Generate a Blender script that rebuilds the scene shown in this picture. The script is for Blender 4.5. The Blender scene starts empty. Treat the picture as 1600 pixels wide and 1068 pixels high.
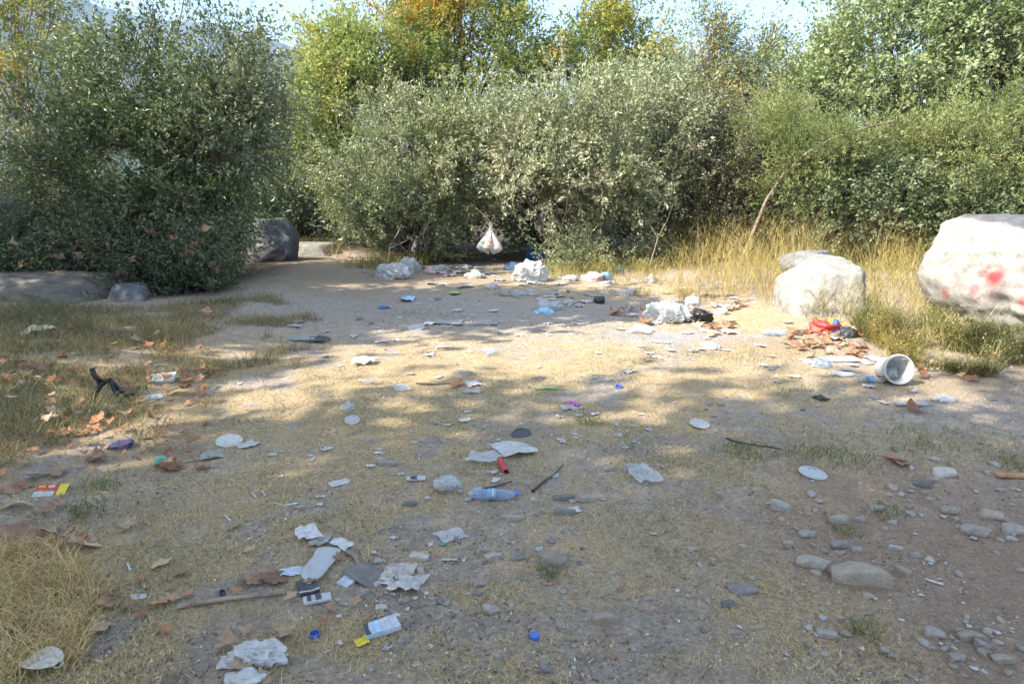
import bpy, math, random
import numpy as np
from mathutils import Vector, Matrix, Euler

Rd = math.radians
sc = bpy.context.scene
col = sc.collection
rnd = random.Random(7)

# ------------------------------------------------------------------ camera
CAM = np.array((0.0, 0.0, 1.25))
PITCH = Rd(12.0)
FP = 1067.0                                   # focal length in photograph pixels (1600 wide)
cam_d = bpy.data.cameras.new('camera')
cam_d.lens = 24.0
cam_d.sensor_width = 36.0
cam_d.clip_start = 0.05
cam_d.clip_end = 9000.0
cam = bpy.data.objects.new('camera', cam_d)
cam.location = CAM
cam.rotation_euler = (Rd(90) - PITCH, 0, 0)
col.objects.link(cam)
sc.camera = cam

# ------------------------------------------------------------------ sky and sun
SUN_AZ = math.atan2(-0.80, -0.46)             # the sun stands to the left, a little behind the camera
SUN_EL = Rd(43)
SUN_DIR = Vector((math.sin(SUN_AZ) * math.cos(SUN_EL), math.cos(SUN_AZ) * math.cos(SUN_EL), math.sin(SUN_EL)))
world = bpy.data.worlds.new('World')
sc.world = world
world.use_nodes = True
wn = world.node_tree
wn.nodes.clear()
w_out = wn.nodes.new('ShaderNodeOutputWorld')
w_bg = wn.nodes.new('ShaderNodeBackground')
w_sky = wn.nodes.new('ShaderNodeTexSky')
w_sky.sky_type = 'NISHITA'
w_sky.sun_disc = False
w_sky.sun_elevation = SUN_EL
w_sky.sun_rotation = SUN_AZ % (2 * math.pi)
w_sky.air_density = 1.0
w_sky.dust_density = 1.0
w_bg.inputs['Strength'].default_value = 0.15
w_tc = wn.nodes.new('ShaderNodeTexCoord')      # thin high cloud drawn over the whole sky
w_map = wn.nodes.new('ShaderNodeMapping'); w_map.inputs['Scale'].default_value = (1.6, 2.4, 5.0)
w_no = wn.nodes.new('ShaderNodeTexNoise'); w_no.inputs['Scale'].default_value = 1.7; w_no.inputs['Detail'].default_value = 7
w_rm = wn.nodes.new('ShaderNodeMapRange'); w_rm.inputs['From Min'].default_value = 0.35; w_rm.inputs['From Max'].default_value = 0.70
w_rm.inputs['To Min'].default_value = 0.30; w_rm.inputs['To Max'].default_value = 0.62
w_mx = wn.nodes.new('ShaderNodeMix'); w_mx.data_type = 'RGBA'; w_mx.inputs[7].default_value = (1.25, 1.21, 1.15, 1)
wn.links.new(w_tc.outputs['Generated'], w_map.inputs[0]); wn.links.new(w_map.outputs[0], w_no.inputs['Vector'])
wn.links.new(w_no.outputs[0], w_rm.inputs[0]); wn.links.new(w_rm.outputs[0], w_mx.inputs[0])
wn.links.new(w_sky.outputs[0], w_mx.inputs[6]); wn.links.new(w_mx.outputs[2], w_bg.inputs[0])
wn.links.new(w_bg.outputs[0], w_out.inputs[0])
sun_d = bpy.data.lights.new('sun', 'SUN')
sun_d.energy = 3.4
sun_d.angle = Rd(0.5)
sun_d.color = (1.0, 0.93, 0.82)
sun = bpy.data.objects.new('sun', sun_d)
sun.rotation_euler = SUN_DIR.to_track_quat('Z', 'Y').to_euler()
sun.location = (-12, -8, 14)
col.objects.link(sun)

sc.render.engine = 'CYCLES'
sc.cycles.max_bounces = 4
sc.cycles.caustics_reflective = False
sc.cycles.use_light_tree = False
sc.cycles.caustics_refractive = False
sc.cycles.diffuse_bounces = 2
sc.cycles.transparent_max_bounces = 8
sc.cycles.volume_bounces = 0
sc.view_settings.view_transform = 'Standard'
sc.view_settings.look = 'None'
sc.view_settings.gamma = 1.0
sc.view_settings.use_curve_mapping = False
sc.view_settings.exposure = 2.25

# ------------------------------------------------------------------ numbers: noise, ground height, pixel rays
def _hash(ix, iy, iz, seed):
    h = (ix.astype(np.int64) * 374761393 + iy.astype(np.int64) * 668265263 + iz.astype(np.int64) * 2147483647 + seed * 974711) & 0xFFFFFFFF
    h = ((h ^ (h >> 13)) * 1274126177) & 0xFFFFFFFF
    h = ((h ^ (h >> 16)) * 2246822519) & 0xFFFFFFFF
    h = h ^ (h >> 15)
    return (h & 0xFFFFFF) / float(0xFFFFFF)

def vn(p, seed=0):                            # value noise 0..1 at N x 3 points
    p = np.asarray(p, float)
    i = np.floor(p).astype(np.int64)
    f = p - i
    f = f * f * (3 - 2 * f)
    r = 0.0
    for dx in (0, 1):
        wx = f[:, 0] if dx else 1 - f[:, 0]
        for dy in (0, 1):
            wy = f[:, 1] if dy else 1 - f[:, 1]
            for dz in (0, 1):
                wz = f[:, 2] if dz else 1 - f[:, 2]
                r = r + wx * wy * wz * _hash(i[:, 0] + dx, i[:, 1] + dy, i[:, 2] + dz, seed)
    return r

def fbm(p, seed=0, octv=4, gain=0.5):
    p = np.asarray(p, float)
    a, s, t = 1.0, 0.0, 0.0
    for o in range(octv):
        s = s + a * vn(p, seed + o * 17)
        t += a
        a *= gain
        p = p * 2.03 + 5.17
    return s / t

def ridged(p, seed=0, octv=3):
    p = np.asarray(p, float)
    a, s, t = 1.0, 0.0, 0.0
    for o in range(octv):
        s = s + a * (1 - np.abs(2 * vn(p, seed + o * 31) - 1))
        t += a
        a *= 0.5
        p = p * 2.1 + 3.3
    return s / t

def sst(a, b, x):
    t = np.clip((x - a) / (b - a), 0, 1)
    return t * t * (3 - 2 * t)

def P3(x, y, z=0.0):
    x = np.atleast_1d(np.asarray(x, float))
    return np.stack([x, np.broadcast_to(y, x.shape), np.broadcast_to(z, x.shape)], 1)

def Hn(x, y):
    x = np.atleast_1d(np.asarray(x, float)); y = np.atleast_1d(np.asarray(y, float))
    near = 1 - sst(25, 60, np.hypot(x, y))
    h = 0.07 * (fbm(P3(x * 0.7, y * 0.7), 3, 3) - 0.5)
    h = h + 0.030 * (fbm(P3(x * 4, y * 4), 5, 3) - 0.5)
    h = h + 0.016 * (fbm(P3(x * 17, y * 17), 9, 2) - 0.5)
    h = h + 0.13 * sst(-1.7, -3.6, x) * sst(2.0, 4.5, y)             # bank under the grass on the left
    h = h + 0.10 * sst(2.2, 4.4, x) * sst(4.8, 7.0, y)               # bank under the yellow weeds
    h = h - 0.05 * np.exp(-(((x - 1.75) / 0.8) ** 2 + ((y - 2.4) / 0.6) ** 2))   # bare hollow, lower right
    h = h - 0.06 * np.exp(-(((x + 1.2) / 1.8) ** 2 + ((y - 8.2) / 0.9) ** 2))    # dip in the track
    return h * near

def H(x, y):
    return float(Hn(x, y)[0])

CP, SP = math.cos(PITCH), math.sin(PITCH)
def ray(px, py):
    u, v = (px - 800.0) / FP, (534.0 - py) / FP
    return np.array((u, CP + v * SP, -SP + v * CP))

def G(px, py):                                # ground point under a place in the photograph
    d = ray(px, py)
    z = 0.0
    for _ in range(3):
        t = (z - CAM[2]) / d[2]
        p = CAM + d * t
        z = H(p[0], p[1])
    return np.array((p[0], p[1], z))

def AT(px, py, Y):                            # point at forward distance Y along a line of sight
    d = ray(px, py)
    return CAM + d * (Y / d[1])

def mpp(p):                                   # metres per photograph pixel at a point
    return ((p[1]) * CP - (p[2] - CAM[2]) * SP) / FP

# ------------------------------------------------------------------ mesh helpers
def mesh_np(name, V, F, mat=None, cols=None, smooth=False):
    V = np.asarray(V, np.float32); F = np.asarray(F, np.int32)
    me = bpy.data.meshes.new(name)
    k = F.shape[1]
    me.vertices.add(len(V)); me.vertices.foreach_set('co', V.ravel())
    me.loops.add(F.size); me.loops.foreach_set('vertex_index', F.ravel())
    me.polygons.add(len(F))
    me.polygons.foreach_set('loop_start', np.arange(0, F.size, k, dtype=np.int32))
    me.polygons.foreach_set('loop_total', np.full(len(F), k, np.int32))
    me.polygons.foreach_set('use_smooth', np.full(len(F), bool(smooth)))
    if cols is not None:
        c = np.ones((len(V), 4), np.float32); c[:, :3] = cols
        at = me.color_attributes.new('Col', 'FLOAT_COLOR', 'POINT')
        at.data.foreach_set('color', c.ravel())
    me.update(calc_edges=True)
    if mat: me.materials.append(mat)
    return me

def link(name, me, parent=None, loc=None, rot=None, scale=None):
    o = bpy.data.objects.new(name, me)
    if loc is not None: o.location = loc
    if rot is not None: o.rotation_euler = rot
    if scale is not None: o.scale = scale
    if parent: o.parent = parent
    col.objects.link(o)
    return o

def tag(o, label, cat, group=None):
    o['label'] = label; o['category'] = cat
    if group: o['group'] = group
    return o

def empty(name, label, cat, loc, rot=(0, 0, 0), group=None):
    return tag(link(name, None, loc=loc, rot=rot), label, cat, group)

def tube(pts, radii, sides=6):
    pts = np.asarray(pts, float); n = len(pts)
    radii = np.broadcast_to(np.asarray(radii, float), (n,))
    tan = np.gradient(pts, axis=0)
    tan /= np.linalg.norm(tan, axis=1)[:, None] + 1e-9
    ref = np.array((0.31, 0.12, 0.94))
    a = np.cross(tan, ref); a /= np.linalg.norm(a, axis=1)[:, None] + 1e-6
    b = np.cross(tan, a)
    ang = np.arange(sides) * 2 * math.pi / sides
    V = pts[:, None] + radii[:, None, None] * (np.cos(ang)[None, :, None] * a[:, None] + np.sin(ang)[None, :, None] * b[:, None])
    V = V.reshape(-1, 3)
    i = np.arange(n - 1)[:, None] * sides; j = np.arange(sides)[None]; j2 = (j + 1) % sides
    F = np.stack([i + j, i + j2, i + sides + j2, i + sides + j], 2).reshape(-1, 4)
    return V, F

def merge(parts):
    Vs, Fs, o = [], [], 0
    for V, F in parts:
        Vs.append(V); Fs.append(F + o); o += len(V)
    return np.concatenate(Vs), np.concatenate(Fs)

def lathe(prof, seg=20, close=False):         # profile of (r, z) turned about z, quads
    prof = np.asarray(prof, float); n = len(prof)
    ang = np.arange(seg) * 2 * math.pi / seg
    V = np.stack([prof[:, None, 0] * np.cos(ang), prof[:, None, 0] * np.sin(ang), np.repeat(prof[:, 1:2], seg, 1)], 2).reshape(-1, 3)
    i = np.arange(n - 1)[:, None] * seg; j = np.arange(seg)[None]; j2 = (j + 1) % seg
    F = np.stack([i + j, i + j2, i + seg + j2, i + seg + j], 2).reshape(-1, 4)
    return V, F

_ico = {}
def ico(sub):
    if sub in _ico: return _ico[sub]
    t = (1 + 5 ** .5) / 2
    V = np.array([(-1, t, 0), (1, t, 0), (-1, -t, 0), (1, -t, 0), (0, -1, t), (0, 1, t), (0, -1, -t), (0, 1, -t), (t, 0, -1), (t, 0, 1), (-t, 0, -1), (-t, 0, 1)], float)
    F = np.array([(0, 11, 5), (0, 5, 1), (0, 1, 7), (0, 7, 10), (0, 10, 11), (1, 5, 9), (5, 11, 4), (11, 10, 2), (10, 7, 6), (7, 1, 8), (3, 9, 4), (3, 4, 2), (3, 2, 6), (3, 6, 8), (3, 8, 9), (4, 9, 5), (2, 4, 11), (6, 2, 10), (8, 6, 7), (9, 8, 1)])
    V /= np.linalg.norm(V, axis=1)[:, None]
    for _ in range(sub):
        E = np.sort(np.concatenate([F[:, [0, 1]], F[:, [1, 2]], F[:, [2, 0]]]), 1)
        U, inv = np.unique(E, axis=0, return_inverse=True)
        inv = np.asarray(inv).ravel()
        m = V[U[:, 0]] + V[U[:, 1]]; m /= np.linalg.norm(m, axis=1)[:, None]
        k = len(F); a, b, c = inv[:k] + len(V), inv[k:2 * k] + len(V), inv[2 * k:] + len(V)
        F = np.concatenate([np.stack([F[:, 0], a, c], 1), np.stack([F[:, 1], b, a], 1), np.stack([F[:, 2], c, b], 1), np.stack([a, b, c], 1)])
        V = np.concatenate([V, m])
    _ico[sub] = (V, F)
    return V, F

# ------------------------------------------------------------------ materials
def new_mat(name):
    m = bpy.data.materials.new(name); m.use_nodes = True
    nt = m.node_tree; nt.nodes.clear()
    return m, nt, nt.nodes.new('ShaderNodeOutputMaterial')

def N(nt, typ, **kw):
    n = nt.nodes.new('ShaderNode' + typ)
    for k, v in kw.items(): setattr(n, k, v)
    return n

def noise(nt, scale, detail=4, vec=None, rough=0.55):
    n = N(nt, 'TexNoise'); n.inputs['Scale'].default_value = scale; n.inputs['Detail'].default_value = detail
    n.inputs['Roughness'].default_value = rough
    if vec: nt.links.new(vec, n.inputs['Vector'])
    return n.outputs[0]

def ramp(nt, src, stops):
    r = N(nt, 'ValToRGB'); e = r.color_ramp.elements
    while len(e) < len(stops): e.new(0.5)
    for k, (p, c) in enumerate(stops):
        e[k].position = p
        e[k].color = (c, c, c, 1) if not hasattr(c, '__len__') else (*c, 1)
    nt.links.new(src, r.inputs[0])
    return r.outputs[0]

def mixc(nt, fac, a, b, mode='MIX'):
    m = N(nt, 'Mix', data_type='RGBA', blend_type=mode)
    for s, v in ((0, fac), (6, a), (7, b)):
        if hasattr(v, 'links') or hasattr(v, 'is_linked'): nt.links.new(v, m.inputs[s])
        elif s == 0: m.inputs[0].default_value = v
        else: m.inputs[s].default_value = (*v, 1)
    return m.outputs[2]

def bump(nt, src, strength, dist=0.01, prev=None):
    b = N(nt, 'Bump'); b.inputs['Strength'].default_value = strength; b.inputs['Distance'].default_value = dist
    nt.links.new(src, b.inputs['Height'])
    if prev: nt.links.new(prev, b.inputs['Normal'])
    return b.outputs[0]

def objco(nt):
    return N(nt, 'TexCoord').outputs['Object']

def pbsdf(nt, out, base, rough=0.8, spec=0.3, normal=None):
    p = N(nt, 'BsdfPrincipled')
    if hasattr(base, 'is_linked'): nt.links.new(base, p.inputs['Base Color'])
    else: p.inputs['Base Color'].default_value = (*base, 1)
    p.inputs['Roughness'].default_value = rough
    p.inputs['Specular IOR Level'].default_value = spec
    if normal: nt.links.new(normal, p.inputs['Normal'])
    nt.links.new(p.outputs[0], out.inputs[0])
    return p

def attr(nt, name='Col'):
    return N(nt, 'Attribute', attribute_name=name).outputs['Color']

def leaf_mat(name, trans=0.3, rough=0.45, spec=0.4):
    m, nt, out = new_mat(name)
    c = attr(nt)
    p = pbsdf(nt, out, c, rough, spec)
    t = N(nt, 'BsdfTranslucent')
    nt.links.new(mixc(nt, 1.0, c, (1.3, 1.3, 0.65), 'MULTIPLY'), t.inputs[0])
    mx = N(nt, 'MixShader'); mx.inputs[0].default_value = trans
    nt.links.new(p.outputs[0], mx.inputs[1]); nt.links.new(t.outputs[0], mx.inputs[2])
    nt.links.new(mx.outputs[0], out.inputs[0])
    return m

M_LEAF = leaf_mat('foliage_glossy', 0.22, 0.42, 0.5)
M_LEAF_SOFT = leaf_mat('foliage_soft', 0.34, 0.55, 0.3)
M_GRASS = leaf_mat('grass_blades', 0.22, 0.6, 0.2)

def bark_mat(name, a, b):
    m, nt, out = new_mat(name)
    v = objco(nt)
    n = noise(nt, 14, 5, v)
    pbsdf(nt, out, ramp(nt, n, [(0.3, a), (0.7, b)]), 0.9, 0.1, bump(nt, noise(nt, 60, 4, v), 0.5, 0.01))
    return m
M_BARK = bark_mat('bark_brown', (0.06, 0.042, 0.03), (0.17, 0.13, 0.095))
M_BARK_PALE = bark_mat('bark_pale', (0.17, 0.13, 0.10), (0.40, 0.33, 0.26))

def solid(name, c, rough=0.6, spec=0.35, var=0.15, scale=40.0, rand=0.0, trans=0.0, bmp=0.0):
    m, nt, out = new_mat(name)
    v = objco(nt)
    base = mixc(nt, ramp(nt, noise(nt, scale, 4, v), [(0.35, 0), (0.65, 1)]), [x * (1 - var) for x in c], [min(1, x * (1 + var)) for x in c])
    if rand:
        oi = N(nt, 'ObjectInfo')
        base = mixc(nt, 1.0, base, ramp(nt, oi.outputs['Random'], [(0, 1 - rand), (1, 1 + rand)]), 'MULTIPLY')
    p = pbsdf(nt, out, base, rough, spec, bump(nt, noise(nt, scale * 1.5, 3, v), bmp, 0.003) if bmp else None)
    if trans:
        t = N(nt, 'BsdfTranslucent'); nt.links.new(base, t.inputs[0])
        mx = N(nt, 'MixShader'); mx.inputs[0].default_value = trans
        nt.links.new(p.outputs[0], mx.inputs[1]); nt.links.new(t.outputs[0], mx.inputs[2]); nt.links.new(mx.outputs[0], out.inputs[0])
    return m

def clear_mat(name, tint, alpha=0.45, rough=0.12):
    m, nt, out = new_mat(name)
    p = pbsdf(nt, out, tint, rough, 0.6)
    t = N(nt, 'BsdfTransparent'); t.inputs[0].default_value = (*[0.6 + 0.4 * x for x in tint], 1)
    mx = N(nt, 'MixShader')
    lw = N(nt, 'LayerWeight'); lw.inputs[0].default_value = 0.35
    f = N(nt, 'Math', operation='MULTIPLY_ADD'); f.inputs[1].default_value = 0.45; f.inputs[2].default_value = alpha
    nt.links.new(lw.outputs['Facing'], f.inputs[0]); nt.links.new(f.outputs[0], mx.inputs[0])
    nt.links.new(t.outputs[0], mx.inputs[1]); nt.links.new(p.outputs[0], mx.inputs[2]); nt.links.new(mx.outputs[0], out.inputs[0])
    return m

M_CLEAR = clear_mat('clear_plastic', (0.70, 0.73, 0.75), 0.13)
M_FILM = clear_mat('cloudy_film', (0.66, 0.67, 0.67), 0.30, 0.3)
M_BLUECLEAR = clear_mat('bluish_plastic', (0.50, 0.62, 0.80), 0.17)
M_PAPER = solid('white_paper', (0.56, 0.545, 0.515), 0.75, 0.2, 0.16, 60, 0.14, 0.15)
M_DIRTY = solid('dirty_paper', (0.41, 0.39, 0.355), 0.8, 0.2, 0.25, 50, 0.2, 0.12)
M_WBAG = solid('white_bag_plastic', (0.60, 0.585, 0.55), 0.4, 0.4, 0.10, 20, 0, 0.25)
M_BLACK = solid('black_plastic', (0.012, 0.012, 0.014), 0.35, 0.5, 0.2)
M_DARK = solid('charcoal_plastic', (0.05, 0.053, 0.06), 0.45, 0.4, 0.25)
M_BLUE = solid('blue_plastic', (0.055, 0.13, 0.45), 0.35, 0.5, 0.1)
M_BLUEBAG = solid('blue_bag_plastic', (0.03, 0.16, 0.42), 0.4, 0.5, 0.2, 20, 0, 0.2)
M_SKYBLUE = solid('light_blue_plastic', (0.22, 0.42, 0.62), 0.4, 0.4, 0.12, 30, 0, 0.2)
M_RED = solid('red_plastic', (0.42, 0.04, 0.035), 0.45, 0.45, 0.12)
M_YELLOW = solid('yellow_plastic', (0.62, 0.50, 0.04), 0.5, 0.4, 0.08)
M_MAGENTA = solid('magenta_plastic', (0.42, 0.09, 0.33), 0.5, 0.4, 0.1)
M_GREEN = solid('teal_green_plastic', (0.07, 0.27, 0.21), 0.45, 0.4, 0.15)
M_LIME = solid('lime_plastic', (0.36, 0.48, 0.16), 0.5, 0.3, 0.1)
M_CREAM = solid('cream_plastic', (0.72, 0.62, 0.38), 0.5, 0.35, 0.12)
M_PINK = solid('pink_plastic', (0.60, 0.43, 0.40), 0.5, 0.35, 0.2, 30, 0, 0.15)
M_ORANGE = solid('orange_paper', (0.68, 0.34, 0.08), 0.65, 0.2, 0.2, 30, 0, 0.15)
M_GREYCARD = solid('grey_card', (0.34, 0.35, 0.37), 0.8, 0.2, 0.15)
M_SILVER = solid('silver_print', (0.42, 0.47, 0.53), 0.35, 0.6, 0.12)
M_PALEBLUE = solid('pale_blue_print', (0.36, 0.55, 0.72), 0.45, 0.4, 0.12)
M_BROWNCARD = solid('brown_card', (0.40, 0.22, 0.12), 0.8, 0.2, 0.2)
M_PURPLE = solid('purple_foil', (0.10, 0.07, 0.16), 0.35, 0.6, 0.3)

# ------------------------------------------------------------------ ground
def zones(x, y):                              # what the soil is made of: straw mat, brown earth, pale ash, sand
    n1 = fbm(P3(x * 1.6, y * 1.6), 21, 4); n2 = fbm(P3(x * 5, y * 5), 33, 3)
    def e(px, py, rx, ry, soft=0.5):
        c = G(px, py)
        d = np.sqrt(((x - c[0]) / rx) ** 2 + ((y - c[1]) / ry) ** 2)
        return 1 - sst(1 - soft, 1 + soft, d + 0.9 * (n2 - 0.5) + 0.6 * (n1 - 0.5))
    straw = np.clip(np.maximum.reduce([
        0.95 * e(620, 620, 1.9, 1.5), 0.9 * e(1000, 590, 1.6, 1.3), 0.8 * e(820, 560, 2.2, 0.9), 0.8 * e(1090, 700, 0.8, 0.6), 0.75 * e(480, 770, 0.8, 0.7),
        0.6 * e(1000, 850, 0.55, 0.4), 0.95 * e(60, 960, 0.6, 0.7), 0.8 * e(260, 860, 0.6, 0.6), 0.6 * e(780, 930, 0.25, 0.12), 0.65 * e(1230, 960, 0.35, 0.4), 0.5 * e(800, 1040, 0.4, 0.15),
        0.8 * e(480, 1010, 0.25, 0.16), 0.8 * e(1150, 500, 1.2, 0.9), 0.7 * e(1000, 455, 2.0, 1.2),
        0.9 * e(200, 600, 1.6, 1.7), 0.6 * e(1380, 700, 0.9, 0.35)]), 0, 1)
    straw *= sst(0.44, 0.56, 0.45 * n1 + 0.55 * n2 + 0.075)
    soil = np.clip(0.9 * e(1420, 900, 0.75, 0.75) + 0.6 * e(1560, 780, 0.7, 0.5), 0, 1)
    ash = np.clip(0.95 * e(1060, 530, 0.65, 0.35) + 0.35 * e(700, 480, 2.5, 1.2), 0, 1)
    sand = np.clip(0.8 * e(1200, 545, 0.6, 0.4) + 0.8 * e(1470, 600, 0.7, 0.3) + 0.9 * e(570, 428, 3.2, 2.0) + 0.5 * e(650, 655, 0.7, 0.25) + 0.5 * e(1060, 690, 0.7, 0.3), 0, 1)
    return straw, soil, ash, sand

def spaced(a, b, step, grow, lim):
    core = list(np.arange(a, b + 1e-6, step))
    lo, hi, s = a, b, step
    left, right = [], []
    while hi < lim:
        s *= grow; hi = min(hi + s, lim); lo = max(lo - s, -lim); right.append(hi); left.append(lo)
    return np.array(left[::-1] + core + right)

gx = spaced(-3.4, 3.4, 0.031, 1.10, 3000.0)
ys, y, s = [], 0.9, 0.02
while y < 14: ys.append(y); y += max(0.020, y * 0.0125)
s = 0.16
while y < 3000: ys.append(y); s *= 1.13; y += s
ys.append(3000.0)
lo, s = 0.9, 0.03
neg = []
while lo > -3000: s *= 1.25; lo = max(lo - s, -3000.0); neg.append(lo)
gy = np.array(neg[::-1] + ys)
X, Y = np.meshgrid(gx, gy)
xf, yf = X.ravel(), Y.ravel()
V = np.stack([xf, yf, Hn(xf, yf)], 1)
nx, ny = len(gx), len(gy)
i = np.arange(ny - 1)[:, None] * nx; j = np.arange(nx - 1)[None]
Fq = np.stack([i + j, i + j + 1, i + nx + j + 1, i + nx + j], 2).reshape(-1, 4)
st, so, ash, sand = zones(xf, yf)

def ground_mat():
    m, nt, out = new_mat('ground_soil')
    v = objco(nt)
    sp = N(nt, 'SeparateColor'); nt.links.new(attr(nt), sp.inputs[0])
    sand_a = N(nt, 'Attribute', attribute_name='Sand').outputs['Fac']
    nA, nB, nC = noise(nt, 13, 8, v, 0.68), noise(nt, 60, 6, v, 0.75), noise(nt, 240, 4, v, 0.75)
    base = mixc(nt, ramp(nt, nA, [(0.3, 0), (0.7, 1)]), (0.305, 0.245, 0.188), (0.545, 0.452, 0.352))
    base = mixc(nt, sp.outputs[2], base, mixc(nt, ramp(nt, nB, [(0.35, 0), (0.65, 1)]), (0.30, 0.285, 0.265), (0.44, 0.42, 0.40)))
    base = mixc(nt, sp.outputs[1], base, mixc(nt, ramp(nt, nA, [(0.3, 0), (0.7, 1)]), (0.33, 0.225, 0.145), (0.45, 0.325, 0.225)))
    base = mixc(nt, sand_a, base, mixc(nt, ramp(nt, nB, [(0.3, 0), (0.7, 1)]), (0.29, 0.215, 0.135), (0.42, 0.33, 0.22)))
    fs = N(nt, 'Math', operation='MULTIPLY'); nt.links.new(sp.outputs[0], fs.inputs[0])
    nt.links.new(ramp(nt, nB, [(0.38, 0.25), (0.62, 1)]), fs.inputs[1])
    base = mixc(nt, fs.outputs[0], base, mixc(nt, ramp(nt, nC, [(0.3, 0), (0.7, 1)]), (0.46, 0.325, 0.155), (0.68, 0.50, 0.265)))
    hum_shade = N(nt, 'Attribute', attribute_name='HumusShade').outputs['Fac']
    base = mixc(nt, hum_shade, base, mixc(nt, ramp(nt, nB, [(0.3, 0), (0.7, 1)]), (0.05, 0.038, 0.026), (0.11, 0.08, 0.052)))  # dark litter colour, also painting in the shade below the shrubs
    base = mixc(nt, ramp(nt, nC, [(0.30, 0.60), (0.48, 0.0)]), base, (0.12, 0.10, 0.085))
    vo = N(nt, 'TexVoronoi'); vo.inputs['Scale'].default_value = 95; nt.links.new(v, vo.inputs['Vector'])
    sv = N(nt, 'SeparateColor'); nt.links.new(vo.outputs['Color'], sv.inputs[0])
    lt = N(nt, 'Math', operation='GREATER_THAN'); lt.inputs[1].default_value = 0.72; nt.links.new(sv.outputs[0], lt.inputs[0])
    near = ramp(nt, vo.outputs['Distance'], [(0.28, 1), (0.36, 0)])
    g = N(nt, 'Math', operation='MULTIPLY'); nt.links.new(lt.outputs[0], g.inputs[0]); nt.links.new(near, g.inputs[1])
    base = mixc(nt, g.outputs[0], base, mixc(nt, sv.outputs[1], (0.20, 0.18, 0.16), (0.50, 0.46, 0.41)))
    base = mixc(nt, 1.0, base, ramp(nt, nB, [(0.3, 0.66), (0.7, 1.36)]), 'MULTIPLY')
    nr = bump(nt, nB, 0.7, 0.014); nr = bump(nt, nC, 0.6, 0.005, nr); nr = bump(nt, g.outputs[0], 0.5, 0.006, nr)
    pbsdf(nt, out, base, 0.95, 0.1, nr)
    return m

gm = mesh_np('ground', V, Fq, ground_mat(), np.stack([st, so, ash], 1), True)
sa = gm.attributes.new('Sand', 'FLOAT', 'POINT'); sa.data.foreach_set('value', sand.astype(np.float32))
hum_shade = np.clip(sst(12.2, 14.2, yf + 1.6 * (fbm(P3(xf * 0.8, yf * 0.8), 15, 3) - 0.5) + 1.2 * sst(0.5, 3.0, xf) - 1.8 * np.exp(-((xf + 3.6 + 0.1 * (yf - 12)) / 0.9) ** 2)) + sst(-3.2, -4.2, xf) * sst(7.4, 8.6, yf), 0, 1)  # darkened ground under the shrubs: leaf litter plus painted shade
sa = gm.attributes.new('HumusShade', 'FLOAT', 'POINT'); sa.data.foreach_set('value', hum_shade.astype(np.float32))
ground = link('ground', gm); ground['kind'] = 'structure'

# ------------------------------------------------------------------ far hill and the air before it
def ridge_el(px):
    return np.interp(px, [-2600, -900, 0, 110, 200, 430, 480, 620, 900, 1600, 3200], [16.5, 15.5, 14.6, 13.5, 12.0, 11.3, 10.9, 9.0, 6.5, 3.5, 2.0])
na, nr_ = 260, 60
th = np.linspace(Rd(-72), Rd(62), na)          # bearing from +y, to the right
rr = np.linspace(1000, 2700, nr_)
T, RR = np.meshgrid(th, rr)
pxs = 800 + FP * np.tan(np.clip(T, Rd(-70), Rd(60)))
top = 2100 * np.tan(np.radians(ridge_el(pxs)))
prof = np.where(RR < 2100, sst(1000, 2250, RR) / sst(1000, 2250, np.array(2100.)), 1 - 0.55 * sst(2100, 2800, RR))
hx, hy = (RR * np.sin(T)).ravel(), (RR * np.cos(T)).ravel()
rel = fbm(P3(hx / 260, hy / 260), 71, 5) - 0.5
hz = (top * prof).ravel() * (1 + 0.10 * rel) + 40 * rel * prof.ravel() - 0.6
hz[:na] = -0.7
i = np.arange(nr_ - 1)[:, None] * na; j = np.arange(na - 1)[None]
Fh = np.stack([i + j, i + j + 1, i + na + j + 1, i + na + j], 2).reshape(-1, 4)
m, nt, out = new_mat('hill_scrub')
v = objco(nt)
pbsdf(nt, out, mixc(nt, ramp(nt, noise(nt, 0.012, 8, v), [(0.4, 0), (0.6, 1)]), (0.045, 0.065, 0.035), (0.13, 0.12, 0.085)), 0.95, 0.1)
hill = link('hill', mesh_np('hill', np.stack([hx, hy, hz], 1), Fh, m, None, True)); hill['kind'] = 'structure'

V8 = np.array([(sx * 3100, sy * 3100, z) for z in (-2.0, 830.0) for sy in (-1, 1) for sx in (-1, 1)], float)
F6 = np.array([(0, 2, 3, 1), (4, 5, 7, 6), (0, 1, 5, 4), (2, 6, 7, 3), (0, 4, 6, 2), (1, 3, 7, 5)])
m, nt, out = new_mat('haze_air')
pv = N(nt, 'VolumePrincipled'); pv.inputs['Color'].default_value = (0.42, 0.66, 1.0, 1); pv.inputs['Density'].default_value = 0.00030
pv.inputs['Anisotropy'].default_value = 0.0
nt.links.new(pv.outputs[0], out.inputs['Volume'])
haze = link('haze', mesh_np('haze', V8, F6, m)); haze['kind'] = 'stuff'

# ------------------------------------------------------------------ boulders
def convex(planes, sub=5, k=14.0):            # rounded polyhedron: smooth minimum of the distances to its planes
    D, F = ico(sub)
    inv = np.zeros(len(D))
    for nrm, d in planes:
        nrm = np.asarray(nrm, float); nrm = nrm / np.linalg.norm(nrm)
        inv += np.maximum(D @ nrm, 0.0) ** k / d ** k
    r = inv ** (-1.0 / k)
    return D * r[:, None], D, F

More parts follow.
